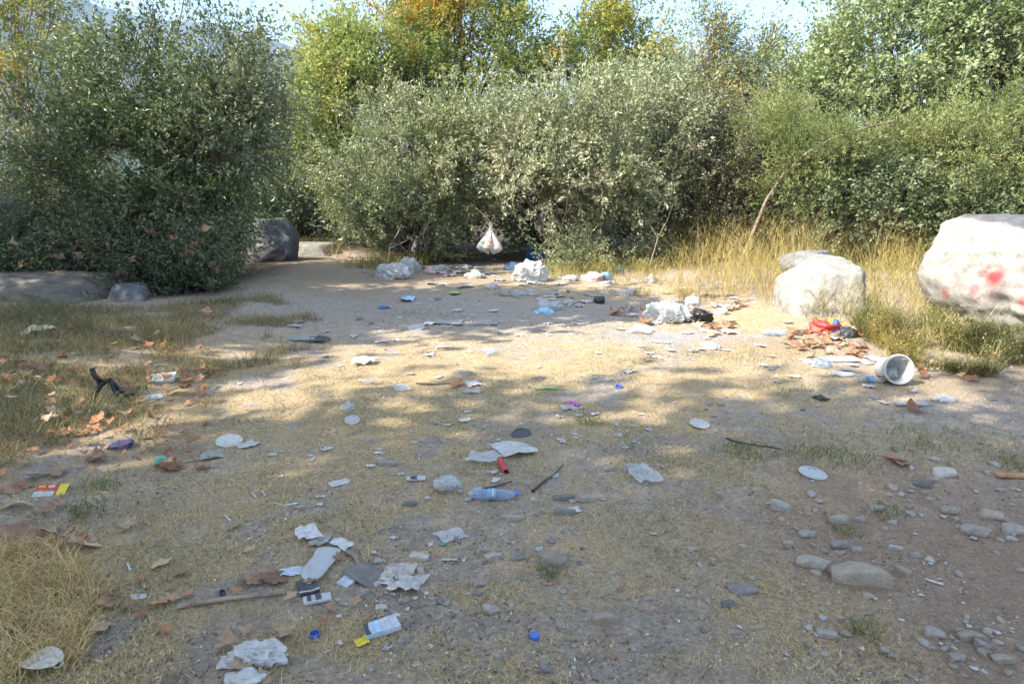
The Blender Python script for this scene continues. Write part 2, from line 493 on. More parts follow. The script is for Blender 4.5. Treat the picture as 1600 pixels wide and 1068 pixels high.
def rand_planes(seed, n=11):
    g = np.random.default_rng(seed)
    nn = g.normal(size=(n, 3)); nn /= np.linalg.norm(nn, axis=1)[:, None]
    P = [(nn[q], g.uniform(0.72, 1.0)) for q in range(n)]
    return P + [((1, 0, 0), 1), ((-1, 0, 0), 1), ((0, 1, 0), 1), ((0, -1, 0), 1), ((0, 0, 1), 0.95), ((0, 0, -1), 1)]

def rock_mat(name):
    m, nt, out = new_mat(name)
    v = objco(nt)
    n1, n2 = noise(nt, 9, 8, v, 0.65), noise(nt, 55, 6, v, 0.7)
    base = mixc(nt, 1.0, attr(nt), ramp(nt, n1, [(0.3, 0.55), (0.7, 1.15)]), 'MULTIPLY')
    base = mixc(nt, 1.0, base, ramp(nt, n2, [(0.3, 0.80), (0.7, 1.08)]), 'MULTIPLY')
    pbsdf(nt, out, base, 0.9, 0.2, bump(nt, n2, 0.6, 0.012, bump(nt, n1, 0.6, 0.04)))
    return m
M_ROCK = rock_mat('boulder_stone')

def boulder(name, label, centre, dims, planes, seed, base_col, sub=5, rough=0.05, strata=None, paint=None, group=None, rotz=0.0):
    Vv, D, F = convex(planes, sub)
    Vv = Vv * np.asarray(dims)
    sz = float(np.mean(dims))
    disp = rough * sz * ((fbm(Vv / sz * 1.8, seed, 5, 0.55) - 0.5) * 2.2 + 0.55 * (ridged(Vv / sz * 2.6 + 9, seed + 4, 4) - 0.7))
    if strata is not None:                    # layered cracks across the stone
        ax = np.asarray(strata, float); ax /= np.linalg.norm(ax)
        s_ = Vv @ ax / sz * 6 + 1.6 * fbm(Vv / sz * 1.5, seed + 8, 3)
        disp += rough * sz * 0.45 * (np.abs((s_ % 1) - 0.5) * 2 - 0.6) * sst(0.35, 0.6, fbm(Vv / sz * 2 + 4, seed + 3, 2))
    Vv = Vv + D * disp[:, None]
    mott = fbm(Vv / sz * 3, seed + 11, 4)[:, None]
    C = np.asarray(base_col) * (0.78 + 0.44 * mott)
    if paint is not None: C = paint(Vv, D, C)
    o = link(name, mesh_np(name, Vv, F, M_ROCK, C, True), loc=centre, rot=(0, 0, rotz))
    return tag(o, label, 'boulder', group)

def paint_big(Vv, D, C):
    C = C.copy()
    d = sst(0.42, 0.47, Vv[:, 2] + 0.50 * Vv[:, 0] + 0.16 * (fbm(Vv * 5, 5, 3) - 0.5))
    C = C * (1 - d[:, None]) + np.array((0.15, 0.15, 0.16)) * d[:, None]       # dark slaty cap
    f = fbm(Vv * 11, 55, 4)
    Wv = Vv + bp - CAM
    dep = Wv[:, 1] * CP - Wv[:, 2] * SP
    qx, qy = 800 + FP * Wv[:, 0] / dep, 534 - FP * (Wv[:, 1] * SP + Wv[:, 2] * CP) / dep
    for (sx, sy, r, a_) in ((1546, 432, 0.085, 1.0), (1528, 424, 0.06, 0.7), (1515, 455, 0.06, 0.55), (1472, 466, 0.055, 0.6), (1466, 480, 0.04, 0.5), (1592, 466, 0.06, 0.7), (1540, 440, 0.17, 0.22), (1490, 440, 0.06, 0.25)):
        vis = np.hypot(qx - sx, qy - sy) < 9        # where the sprayer stood: nearest point of the face there
        if not vis.any(): continue
        w3 = Vv[vis][np.argmin(dep[vis])]
        k = a_ * (1 - sst(0.3, 1.15, np.linalg.norm(Vv - w3, axis=1) / r + 0.9 * (f - 0.5)))
        C = C * (1 - k[:, None]) + np.array((0.50, 0.085, 0.085)) * k[:, None]
    cr = np.exp(-((Vv[:, 2] + 0.30 - 0.12 * Vv[:, 0] + 0.12 * (fbm(Vv * 4, 2, 3) - 0.5)) / 0.018) ** 2) * sst(-0.1, 0.1, Vv[:, 0])
    return C * (1 - 0.7 * cr[:, None])

bp = AT(1636, 466, 5.85)
big_planes = [((-0.95, -0.25, 0.35), 0.80), ((-0.85, -0.1, -0.50), 0.72), ((-0.1, -1, 0.12), 0.85), ((0.06, -0.55, 0.83), 0.82), ((0.05, 0, 1), 0.93), ((1, 0, 0.1), 1.0), ((0, 1, 0), 1),
              ((0, 0, -1), 1), ((-0.55, -0.3, 0.78), 0.92), ((-0.35, -0.75, -0.62), 0.80), ((0.7, -0.7, 0.1), 0.95)]
boulder('boulder', 'huge pale boulder with red spray paint marks and dark slaty top', bp, (0.78, 0.66, 0.72), big_planes, 5, (0.40, 0.375, 0.33), 5, 0.10, (0.25, 0.1, 1), paint_big)

def paint_white(Vv, D, C):
    k = sst(0.55, 0.8, fbm(Vv * 7, 91, 4))[:, None] * 0.5
    return C * (1 - k) + np.array((0.42, 0.38, 0.32)) * k
wp = AT(1296, 462, 7.35)
white_planes = [((-0.75, -0.55, 0.42), 0.88), ((-0.2, -1, 0.12), 0.80), ((0.9, -0.42, 0.1), 0.72), ((0.05, -0.2, 1), 0.86), ((-0.6, 0, 0.75), 0.90), ((0.75, -0.1, 0.65), 0.95), ((0, 1, 0), 1), ((0, 0, -1), 1), ((-1, 0, 0), 1), ((1, 0, 0), 1)]
boulder('boulder', 'white squarish boulder standing in the yellow weeds', wp, (0.49, 0.43, 0.40), white_planes, 8, (0.41, 0.385, 0.34), 5, 0.10, None, paint_white)
boulder('boulder', 'weathered grey boulder peeping out behind the white boulder', AT(1258, 420, 8.1), (0.30, 0.26, 0.24), rand_planes(3), 9, (0.26, 0.25, 0.23), 4, 0.05)

def paint_pale_patches(Vv, D, C):  # pale noise patches on the near side of the stone
    k = sst(0.52, 0.66, fbm(Vv * 5 + 3, 41, 4))[:, None] * (D[:, 1:2] < 0.2) * 0.75
    return C * (1 - k) + np.array((0.45, 0.43, 0.40)) * k
dp = AT(413, 385, 12.2)
dark_planes = [((-0.8, -0.3, 0.5), 0.86), ((0.8, -0.3, 0.55), 0.82), ((0, -1, 0.1), 0.85), ((-0.2, 0, 1), 1.0), ((0.5, -0.5, -0.6), 0.85), ((0, 0, -1), 1), ((1, 0, -0.1), 1), ((-1, 0, -0.1), 0.95), ((0, 1, 0), 1)]
boulder('boulder', 'rounded dark grey boulder with pale patches beside the track', dp, (0.50, 0.44, 0.46), dark_planes, 12, (0.13, 0.13, 0.135), 5, 0.05, None, paint_pale_patches)
boulder('boulder', 'low flat slab of rock lying behind the dark grey boulder', AT(482, 390, 13.6), (0.46, 0.40, 0.15), [((0, 0, 1), .9), ((0.3, -0.2, 1), 0.92), ((-1, -0.3, 0.2), 1), ((1, -0.2, 0.3), .9), ((0, -1, 0.1), .9), ((0, 1, 0), 1), ((0, 0, -1), 1)], 14, (0.33, 0.31, 0.27), 4, 0.04)
boulder('boulder', 'long low brown-grey boulder at the left edge under the brambles', AT(55, 474, 7.6), (0.82, 0.5, 0.33), [((-0.1, -0.4, 1), 0.85), ((0.55, -0.3, 0.75), 0.9), ((0, -1, 0.3), 0.85), ((1, -0.2, 0.1), 0.97), ((-1, 0, 0), 1), ((0, 1, 0), 1), ((0, 0, -1), 1), ((0, 0, 1), .95)], 17, (0.20, 0.175, 0.145), 5, 0.07, (0.3, 0.2, 1))
boulder('boulder', 'rounded grey boulder touching the end of the long brown-grey boulder', AT(199, 470, 7.6), (0.255, 0.27, 0.21), rand_planes(8), 19, (0.17, 0.17, 0.175), 4, 0.04, None, paint_pale_patches)
boulder('boulder', 'small grey boulder among the brambles above the long boulder', AT(70, 385, 8.9), (0.20, 0.20, 0.20), rand_planes(21), 23, (0.22, 0.215, 0.21), 4, 0.04)
boulder('boulder', 'pale grey boulder in the shrubs at the left picture edge', AT(-12, 335, 10.0), (0.32, 0.32, 0.42), rand_planes(31), 29, (0.30, 0.29, 0.28), 4, 0.05)
# ------------------------------------------------------------------ trees and shrubs
def blob(px, py, Y, rpx, rpy, rd):
    c = AT(px, py, Y); s = mpp(c)
    return (c, np.array((rpx * s, rd, rpy * s)))

def foliage(blobs, n_twig, per, ll, lw, pal, seed, twig=0.32, up=0.35, gap=0.42, gapf=1.6, shell=0.30, jit=0.28, patch=0.9, spread=0.9, clump=0.18):
    g = np.random.default_rng(seed)
    w = np.array([np.prod(r) ** 0.67 for _, r in blobs]); w /= w.sum()
    cnt = np.round(w * n_twig * 1.9).astype(int)
    P, O = [], []
    for (c, r), n in zip(blobs, cnt):
        d = g.normal(size=(n, 3)); d /= np.linalg.norm(d, axis=1)[:, None]
        lump = 1.0 + 1.5 * (fbm(d * 2.0 + c, seed + 5, 3) - 0.5)
        q = g.random(n) ** shell
        P.append(c + d * r * (q * lump)[:, None]); O.append(d)
    P, O = np.concatenate(P), np.concatenate(O)
    kc = g.permutation(len(P))[:max(8, len(P) // 15)]           # twigs gather in sprays
    pick = kc[g.integers(0, len(kc), len(P))]
    loc = g.normal(size=(len(P), 3)) * clump * (0.6 + 0.8 * g.random((len(P), 1)))
    mixk = (g.random(len(P)) < 0.82)[:, None]
    O = np.where(mixk, O[pick] + loc / clump * 0.45, O); P = np.where(mixk, P[pick] + loc, P)
    keep = fbm(P * gapf, seed + 1, 3) + 0.22 * (g.random(len(P)) - 0.5) > gap
    gz = Hn(P[:, 0], P[:, 1])
    keep &= P[:, 2] > gz + 0.04
    P, O = P[keep], O[keep]
    if len(P) > n_twig:
        k = g.permutation(len(P))[:n_twig]; P, O = P[k], O[k]
    n = len(P)
    D = O * 0.75 + np.array((0, 0, up)) + g.normal(size=(n, 3)) * 0.45
    D /= np.linalg.norm(D, axis=1)[:, None]
    tl = twig * (0.6 + 0.8 * g.random(n))
    palc = np.array([c for c, _ in pal]); pw = np.array([w_ for _, w_ in pal]); pw = np.cumsum(pw / pw.sum())
    sel = np.clip(patch * (fbm(P * 0.9, seed + 3, 3) - 0.5) * 2.6 + 0.5 + (1 - patch) * (g.random(n) - 0.5) + 0.25 * (g.random(n) - 0.5), 0, 0.9999)
    tc = palc[np.searchsorted(pw, sel)] * (1 + jit * (g.random((n, 1)) - 0.5))
    t = (np.arange(per) + 0.5) / per
    base = P[:, None] + D[:, None] * (tl[:, None] * (t[None] - 0.3))[..., None]
    base = base + g.normal(size=(n, per, 3)) * 0.02 * (twig / 0.3)
    a = D[:, None] * 0.55 + g.normal(size=(n, per, 3)) * spread * 0.62
    a /= np.linalg.norm(a, axis=2)[..., None]
    nn = g.normal(size=(n, per, 3)) * 0.8 + np.array((0, 0, 0.9))
    nn -= a * np.sum(nn * a, 2)[..., None]; nn /= np.linalg.norm(nn, axis=2)[..., None]
    s = np.cross(nn, a)
    L = ll * (0.65 + 0.7 * g.random((n, per, 1))); W = L * (lw / ll) * 0.5
    mid = base + a * L * 0.46
    Vl = np.stack([base, mid + s * W + nn * L * 0.07, base + a * L - nn * L * 0.06, mid - s * W + nn * L * 0.07], 2).reshape(-1, 3)
    Fl = np.arange(len(Vl)).reshape(-1, 4)
    lc = tc[:, None] * (1 + 0.35 * (g.random((n, per, 1)) - 0.5))
    Cl = np.repeat(lc.reshape(-1, 3), 4, 0)
    # twig strips
    k = g.random(n) < 0.6
    k[:2] = True
    pa, pb = P[k] - D[k] * (tl[k, None] * 0.7), P[k] + D[k] * (tl[k, None] * 0.7)
    sd = np.cross(D[k], g.normal(size=(k.sum(), 3))); sd /= np.linalg.norm(sd, axis=1)[:, None]
    wv = 0.0035
    Vt = np.stack([pa - sd * wv, pa + sd * wv, pb + sd * wv * 0.3, pb - sd * wv * 0.3], 1).reshape(-1, 3)
    return (Vl, Fl, np.clip(Cl * 1.75, 0.005, 0.9)), (Vt, np.arange(len(Vt)).reshape(-1, 4)), P

def limb(a, b, r0, r1, g, n=7, wob=0.12, rise=0.25):
    t = np.linspace(0, 1, n)[:, None]
    L = np.linalg.norm(b - a)
    p = a + (b - a) * t
    p[:, 2] += (rise * L * (t * (1 - t)))[:, 0]
    off = np.cumsum(g.normal(size=(n, 3)) * wob * L / n, 0); off[0] = 0
    p = p + off
    return p, r0 + (r1 - r0) * t[:, 0] ** 0.8

def plant(name, label, cat, base, blobs, n_twig, per, ll, lw, pal, seed, mat=None, stems=1, r0=0.07, limbs=26, subs=3, bark=None, group=None, spread_base=0.25, trunk_h=None, twigs=True, **kw):
    g = np.random.default_rng(seed + 500)
    base = np.array((base[0], base[1], H(base[0], base[1])))
    root = empty(name, label, cat, tuple(base), group=group)
    (Vl, Fl, Cl), tw, P = foliage(blobs, n_twig, per, ll, lw, pal, seed, **kw)
    bark = bark or M_BARK
    tops, parts_t = [], []
    cen = np.mean([c for c, _ in blobs], 0)
    for q in range(stems):
        an = 2 * math.pi * q / stems + g.random()
        b0 = base + np.array((math.cos(an), math.sin(an), 0)) * (spread_base if stems > 1 else 0)
        b0[2] = H(b0[0], b0[1]) - 0.08
        tgt = blobs[q % len(blobs)][0].copy()
        if stems == 1: tgt = cen.copy()
        hh = trunk_h if trunk_h else (tgt[2] - b0[2]) * 0.62
        e = b0 + (tgt - b0) * (hh / max(0.3, tgt[2] - b0[2]))
        p, r = limb(b0, e, r0, r0 * 0.55, g, 8, 0.10, 0.0)
        r[0] *= 1.35
        parts_t.append(tube(p, r, 7)); tops.append(p)
    Vt, Ft = merge(parts_t)
    link('trunk', mesh_np('trunk', Vt - base, Ft, bark, None, True), root)
    parts = []
    pick = P[g.permutation(len(P))[:limbs]] if len(P) else []
    for q, tg in enumerate(pick):
        ds = [np.linalg.norm(tp[-1] - tg) for tp in tops]
        tp = tops[int(np.argmin(ds))]
        a = tp[g.integers(3, 8)]
        p, r = limb(a, a + (tg - a) * 0.95, r0 * 0.42, 0.006, g)
        parts.append(tube(p, r, 5))
        near = P[np.argsort(np.sum((P - tg) ** 2, 1))[3:90:max(1, 87 // max(1, subs))]] if subs else []
        for tg2 in near[:subs]:
            k = g.integers(2, 6)
            p2, r2 = limb(p[k], tg2, max(0.007, r[k] * 0.55), 0.004, g, 5)
            parts.append(tube(p2, r2, 4))
    if twigs: parts.append(tw)
    if parts:
        Vb, Fb = merge(parts)
        link('branches', mesh_np('branches', Vb - base, Fb, bark, None, True), root)['kind'] = 'stuff'
    link('crown', mesh_np('crown', Vl - base, Fl, mat or M_LEAF, Cl), root)
    return root

OLIVE = [((0.135, 0.155, 0.083), 3), ((0.172, 0.192, 0.108), 4), ((0.115, 0.135, 0.065), 3), ((0.23, 0.23, 0.15), 2)]
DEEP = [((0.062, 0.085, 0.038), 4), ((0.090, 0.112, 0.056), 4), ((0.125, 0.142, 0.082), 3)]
ASH = [((0.22, 0.20, 0.040), 2), ((0.13, 0.155, 0.05), 3), ((0.105, 0.135, 0.045), 4), ((0.17, 0.175, 0.055), 2), ((0.30, 0.205, 0.04), 2)]
LIME = [((0.175, 0.205, 0.075), 4), ((0.23, 0.235, 0.085), 3), ((0.13, 0.16, 0.06), 3)]
BROAD = [((0.135, 0.165, 0.075), 4), ((0.175, 0.205, 0.10), 4), ((0.10, 0.135, 0.055), 3)]
JUNI = [((0.140, 0.165, 0.065), 4), ((0.18, 0.20, 0.085), 3), ((0.105, 0.13, 0.05), 3)]
DRAB = [((0.085, 0.085, 0.050), 3), ((0.11, 0.11, 0.065), 3), ((0.06, 0.075, 0.04), 3)]
AIRY = [((0.16, 0.16, 0.05), 3), ((0.11, 0.135, 0.05), 4), ((0.23, 0.18, 0.05), 2)]
BRAM = [((0.045, 0.058, 0.030), 4), ((0.065, 0.080, 0.042), 4), ((0.11, 0.085, 0.050), 2)]
B = blob

def gxy(px, Y): return AT(px, 400, Y)[:2]

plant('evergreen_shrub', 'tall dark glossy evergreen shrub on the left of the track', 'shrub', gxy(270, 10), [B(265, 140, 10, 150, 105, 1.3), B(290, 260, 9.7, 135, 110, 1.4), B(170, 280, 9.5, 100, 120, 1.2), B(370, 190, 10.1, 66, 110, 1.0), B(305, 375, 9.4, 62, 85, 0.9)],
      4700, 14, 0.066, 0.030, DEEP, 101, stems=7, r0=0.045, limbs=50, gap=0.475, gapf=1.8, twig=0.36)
plant('bramble', 'low dark bramble thicket sprawling above the left boulders', 'shrub', gxy(90, 8.6), [B(70, 405, 8.6, 110, 52, 0.7), B(0, 400, 8.8, 80, 60, 0.6), B(170, 395, 8.7, 90, 55, 0.6)],
      2300, 12, 0.045, 0.026, BRAM, 103, stems=6, r0=0.012, limbs=20, gap=0.40, twig=0.25, group='low dark shrubs on the left bank')
plant('bramble', 'low dark shrub at the foot of the tall evergreen shrub', 'shrub', gxy(280, 8.5), [B(260, 420, 8.4, 85, 55, 0.6), B(318, 440, 8.3, 48, 34, 0.45)],
      1700, 12, 0.042, 0.022, BRAM, 104, stems=6, r0=0.012, limbs=20, gap=0.40, twig=0.25, group='low dark shrubs on the left bank')
plant('grey_shrub', 'grey-green shrub at the left picture edge under the airy tree', 'shrub', gxy(10, 11), [B(0, 320, 11, 100, 70, 0.9), B(70, 260, 12, 90, 80, 0.9)],
      2200, 12, 0.055, 0.022, [((0.12, 0.14, 0.08), 3), ((0.09, 0.11, 0.06), 3), ((0.16, 0.15, 0.10), 1)], 105, stems=5, r0=0.03, gap=0.42)
plant('airy_tree', 'airy yellowing tree with open branches at the far left', 'tree', gxy(10, 15), [B(30, 60, 15, 85, 85, 1.5), B(75, 140, 15, 60, 75, 1.2), B(-30, 140, 15, 80, 100, 1.4), B(30, -20, 15.5, 70, 70, 1.2)],
      1700, 12, 0.085, 0.034, AIRY, 107, M_LEAF_SOFT, stems=2, r0=0.09, limbs=26, gap=0.50, gapf=1.3, bark=M_BARK_PALE, twig=0.5)
plant('lime_tree', 'bright yellow-green tree overhanging the end of the track', 'tree', gxy(560, 16.5), [B(500, 180, 15, 55, 90, 1.2), B(540, 100, 15.8, 70, 70, 1.4), B(478, 240, 14.6, 40, 40, 0.7), B(530, 260, 15, 45, 60, 0.9)],
      2600, 12, 0.085, 0.038, LIME, 109, M_LEAF_SOFT, stems=2, r0=0.09, limbs=26, gap=0.45, twig=0.45)
plant('ash_tree', 'tall tree with yellow autumn patches above the middle shrubs', 'tree', gxy(690, 18), [B(620, 60, 17.5, 95, 75, 1.7), B(730, 30, 18, 105, 90, 1.8), B(560, 90, 17, 60, 60, 1.2), B(800, 70, 17.5, 60, 70, 1.3), B(690, 130, 17, 120, 50, 1.4), B(700, -70, 18, 110, 70, 1.6)],
      4300, 12, 0.10, 0.042, ASH, 111, M_LEAF_SOFT, stems=2, r0=0.13, limbs=36, gap=0.47, gapf=1.3, twig=0.5)
plant('ash_tree', 'smaller yellow-green tree showing above the silvery shrub', 'tree', gxy(950, 18), [B(930, 70, 18, 75, 60, 1.5), B(990, 50, 18, 55, 85, 1.3), B(890, 100, 17.5, 70, 50, 1.3), B(960, 150, 18, 120, 60, 1.2)],
      2200, 12, 0.10, 0.042, ASH, 113, M_LEAF_SOFT, stems=1, r0=0.10, limbs=24, gap=0.48, gapf=1.5, twig=0.5)
plant('olive_shrub', 'grey-green shrub to the left of the hanging plastic bag', 'shrub', gxy(650, 13.6), [B(620, 240, 13.4, 95, 85, 1.4), B(700, 215, 13.8, 95, 75, 1.3), B(580, 325, 13.0, 55, 62, 0.8), B(660, 310, 13.3, 85, 70, 1.1)],
      3700, 14, 0.072, 0.030, OLIVE, 115, stems=8, r0=0.04, limbs=44, gap=0.47, gapf=1.6, bark=M_BARK_PALE)
plant('olive_shrub', 'broad silvery shrub with bare stems below, right of the hanging bag', 'shrub', gxy(905, 12.9), [B(910, 195, 12.9, 135, 80, 1.5), B(840, 265, 12.5, 100, 60, 1.1), B(965, 270, 12.6, 100, 80, 1.2), B(775, 200, 13.2, 80, 65, 1.2), B(1030, 190, 13.2, 60, 90, 1.1)],
      4600, 14, 0.073, 0.032, [((0.152, 0.172, 0.098), 3), ((0.198, 0.215, 0.135), 4), ((0.125, 0.145, 0.075), 3), ((0.26, 0.255, 0.18), 2)], 117, stems=9, r0=0.045, limbs=50, gap=0.465, gapf=1.6, bark=M_BARK_PALE)
plant('low_shrub', 'small grey-green shrub growing over the white rubbish bag', 'shrub', gxy(890, 12.2), [B(890, 385, 12.0, 38, 28, 0.4), B(960, 370, 12.3, 60, 35, 0.5), B(910, 415, 11.6, 40, 18, 0.3)],
      700, 12, 0.05, 0.02, OLIVE, 119, stems=5, r0=0.012, limbs=14, gap=0.40, twig=0.25)
plant('drab_shrub', 'drab dark shrub between the silvery shrub and the leaning branch', 'shrub', gxy(1120, 13.4), [B(1110, 250, 13.4, 75, 100, 1.2), B(1140, 325, 13.0, 85, 45, 0.9)],
      2600, 13, 0.055, 0.022, DRAB, 121, stems=7, r0=0.035, gap=0.42)
plant('sparse_tree', 'sparse tree with thin twiggy top against the sky', 'tree', gxy(1130, 15.5), [B(1105, 95, 15.5, 42, 62, 0.9), B(1165, 130, 15.5, 60, 45, 1.0), B(1140, 180, 15, 95, 65, 1.2), B(1195, 95, 15.8, 22, 40, 0.6)],
      2000, 12, 0.07, 0.028, [((0.12, 0.14, 0.06), 4), ((0.16, 0.15, 0.06), 2), ((0.24, 0.19, 0.04), 1), ((0.09, 0.12, 0.05), 3)], 123, stems=2, r0=0.06, gap=0.47, gapf=1.8, twig=0.5, up=0.7)
plant('juniper', 'feathery yellow-green juniper around the leaning bare branch', 'shrub', gxy(1235, 12.4), [B(1225, 220, 12.3, 62, 70, 1.0), B(1250, 285, 12.0, 75, 50, 0.9), B(1300, 240, 11.6, 60, 34, 0.5), B(1370, 200, 11.2, 50, 18, 0.35), B(1330, 222, 11.0, 60, 18, 0.3)],
      2700, 16, 0.050, 0.015, JUNI, 125, M_LEAF_SOFT, stems=5, r0=0.035, gap=0.45, twig=0.26, spread=0.6)
plant('broadleaf_tree', 'large spreading broadleaf tree in the upper right corner', 'tree', gxy(1470, 14.4), [B(1390, 100, 14, 130, 95, 1.7), B(1520, 45, 14.2, 130, 75, 1.7), B(1300, 140, 14, 80, 95, 1.4), B(1570, 130, 14.5, 70, 80, 1.3), B(1420, 0, 14.5, 120, 60, 1.5), B(1350, 215, 13.6, 110, 50, 1.1), B(1650, 60, 14.5, 90, 90, 1.4)],
      5600, 12, 0.085, 0.046, BROAD, 127, stems=3, r0=0.12, limbs=56, gap=0.48, gapf=1.5, twig=0.42)
plant('juniper', 'dense yellow-green juniper behind the huge painted boulder', 'shrub', gxy(1530, 11.2), [B(1510, 235, 11, 95, 62, 1.1), B(1590, 200, 11, 70, 85, 1.0), B(1460, 215, 11.2, 50, 45, 0.8), B(1660, 230, 11, 80, 90, 1.0)],
      3000, 16, 0.054, 0.018, JUNI, 129, M_LEAF_SOFT, stems=5, r0=0.04, gap=0.45, twig=0.26, spread=0.7)
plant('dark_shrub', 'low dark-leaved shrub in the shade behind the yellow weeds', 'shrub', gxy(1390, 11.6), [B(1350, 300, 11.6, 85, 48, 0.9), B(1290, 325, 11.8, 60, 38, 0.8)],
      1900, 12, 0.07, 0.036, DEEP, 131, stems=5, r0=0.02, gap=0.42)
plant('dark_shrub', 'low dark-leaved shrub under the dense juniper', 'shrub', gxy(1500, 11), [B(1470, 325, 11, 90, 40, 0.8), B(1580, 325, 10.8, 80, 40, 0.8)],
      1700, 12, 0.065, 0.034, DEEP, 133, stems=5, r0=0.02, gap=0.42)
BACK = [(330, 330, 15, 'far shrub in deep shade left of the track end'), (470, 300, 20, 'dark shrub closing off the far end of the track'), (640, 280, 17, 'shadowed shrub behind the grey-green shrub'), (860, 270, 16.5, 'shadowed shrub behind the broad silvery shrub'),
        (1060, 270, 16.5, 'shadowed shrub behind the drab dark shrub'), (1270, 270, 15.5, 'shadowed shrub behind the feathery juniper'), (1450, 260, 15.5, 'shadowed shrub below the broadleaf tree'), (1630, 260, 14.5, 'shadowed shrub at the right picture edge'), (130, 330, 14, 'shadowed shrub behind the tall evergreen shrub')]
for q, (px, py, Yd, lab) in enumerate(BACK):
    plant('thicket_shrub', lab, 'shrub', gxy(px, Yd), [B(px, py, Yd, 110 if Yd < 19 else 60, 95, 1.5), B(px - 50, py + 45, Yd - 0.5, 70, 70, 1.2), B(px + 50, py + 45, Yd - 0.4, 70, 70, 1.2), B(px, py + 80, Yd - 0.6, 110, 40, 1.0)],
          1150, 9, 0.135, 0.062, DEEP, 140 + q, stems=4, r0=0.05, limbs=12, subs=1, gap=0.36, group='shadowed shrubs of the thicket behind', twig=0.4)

# plane trees beside and behind the camera: they shade the clearing and drop the brown leaves
def shade_tree(label, x, y, blobs, n, seed, gap=0.46):
    plant('plane_tree', label, 'tree', (x, y), [(np.array(c, float), np.array(r, float)) for c, r in blobs], n, 8, 0.17, 0.15, [((0.12, 0.16, 0.04), 3), ((0.20, 0.16, 0.05), 1)], seed, M_LEAF_SOFT,
          stems=1, r0=0.22, limbs=36, subs=2, bark=M_BARK_PALE, gap=gap, gapf=0.9, twig=0.7, clump=0.35, trunk_h=5.0, twigs=False)
shade_tree('tall dense plane tree standing behind and left of the camera', -7.5, -4.2, [((-7.4, -3.8, 8.4), (4.2, 2.4, 2.0)), ((-4.4, -4.4, 9.2), (3.4, 2.6, 1.8)), ((-9.9, -2.4, 7.4), (2.8, 1.8, 1.6)), ((-6.8, -4.2, 9.0), (3.6, 2.4, 1.4)), ((-2.8, -5.2, 9.6), (2.6, 2.4, 1.4))], 2700, 201, 0.40)
shade_tree('thin-crowned plane tree standing left of the camera', -10.6, -0.4, [((-8.8, -1.1, 8.2), (4.0, 1.5, 1.3)), ((-5.6, -1.6, 8.6), (2.6, 1.3, 1.1))], 480, 205, 0.46)
shade_tree('tall plane tree standing out of frame left of the evergreen shrub', -11.6, 3.8, [((-7.8, 4.3, 6.8), (2.3, 0.9, 0.9)), ((-7.9, 4.2, 7.2), (2.3, 0.9, 0.9)), ((-6.8, 4.3, 6.9), (2.0, 0.8, 0.8)), ((-9.2, 4.0, 7.2), (1.6, 0.9, 0.9)), ((-13.2, 5.0, 8.0), (1.5, 1.3, 1.4)), ((-10.4, 2.0, 7.2), (2.0, 1.2, 1.2))], 2900, 203, 0.36)

# leaning bare branch
p = np.array([AT(1160, 340, 11.9), AT(1198, 312, 11.8), AT(1225, 272, 11.5), AT(1262, 238, 11.2), AT(1305, 214, 11.0), AT(1350, 200, 10.9), AT(1398, 188, 10.9)])
p[0][2] = H(p[0][0], p[0][1]) - 0.03
Vb, Fb = tube(p, np.linspace(0.034, 0.010, len(p)), 7)
tag(link('leaning_branch', mesh_np('leaning_branch', Vb, Fb, M_BARK_PALE, None, True)), 'long pale bare branch leaning to the right out of the juniper', 'branch')

# bare forked saplings in front of the middle shrubs
def sapling(label, pts, forks, r=0.014):
    b0 = pts[0].copy(); b0[2] = H(b0[0], b0[1]) - 0.03
    pts = [b0] + list(pts[1:])
    root = empty('bare_sapling', label, 'sapling', tuple(b0), group='bare pale stems by the rubbish')
    V_, F_ = tube(np.array(pts) - b0, np.linspace(r, r * 0.5, len(pts)), 6)
    link('stem', mesh_np('stem', V_, F_, M_BARK_PALE, None, True), root)
    for f in forks:
        V_, F_ = tube(np.array(f) - b0, np.linspace(r * 0.6, r * 0.25, len(f)), 5)
        link('side_branch', mesh_np('side_branch', V_, F_, M_BARK_PALE, None, True), root)
sapling('thin pale forked stem behind the white crumpled bags', [AT(606, 408, 12.1), AT(609, 385, 12.1), AT(621, 365, 12.1), AT(628, 350, 12.1)], [[AT(609, 388, 12.1), AT(635, 376, 12.1), AT(650, 362, 12.1)]])
sapling('thin pale curved stem rising over the blue bag', [AT(856, 402, 12.0), AT(857, 385, 12.0), AT(862, 365, 12.0), AT(872, 348, 12.1)], [[AT(862, 365, 12.0), AT(880, 345, 12.1)]])
sapling('crossing pale dry stem right of the silvery shrub', [AT(1012, 402, 11.6), AT(1028, 372, 11.7), AT(1042, 345, 11.8), AT(1052, 318, 11.9)], [[AT(1028, 372, 11.7), AT(1012, 345, 11.8)]], 0.011)

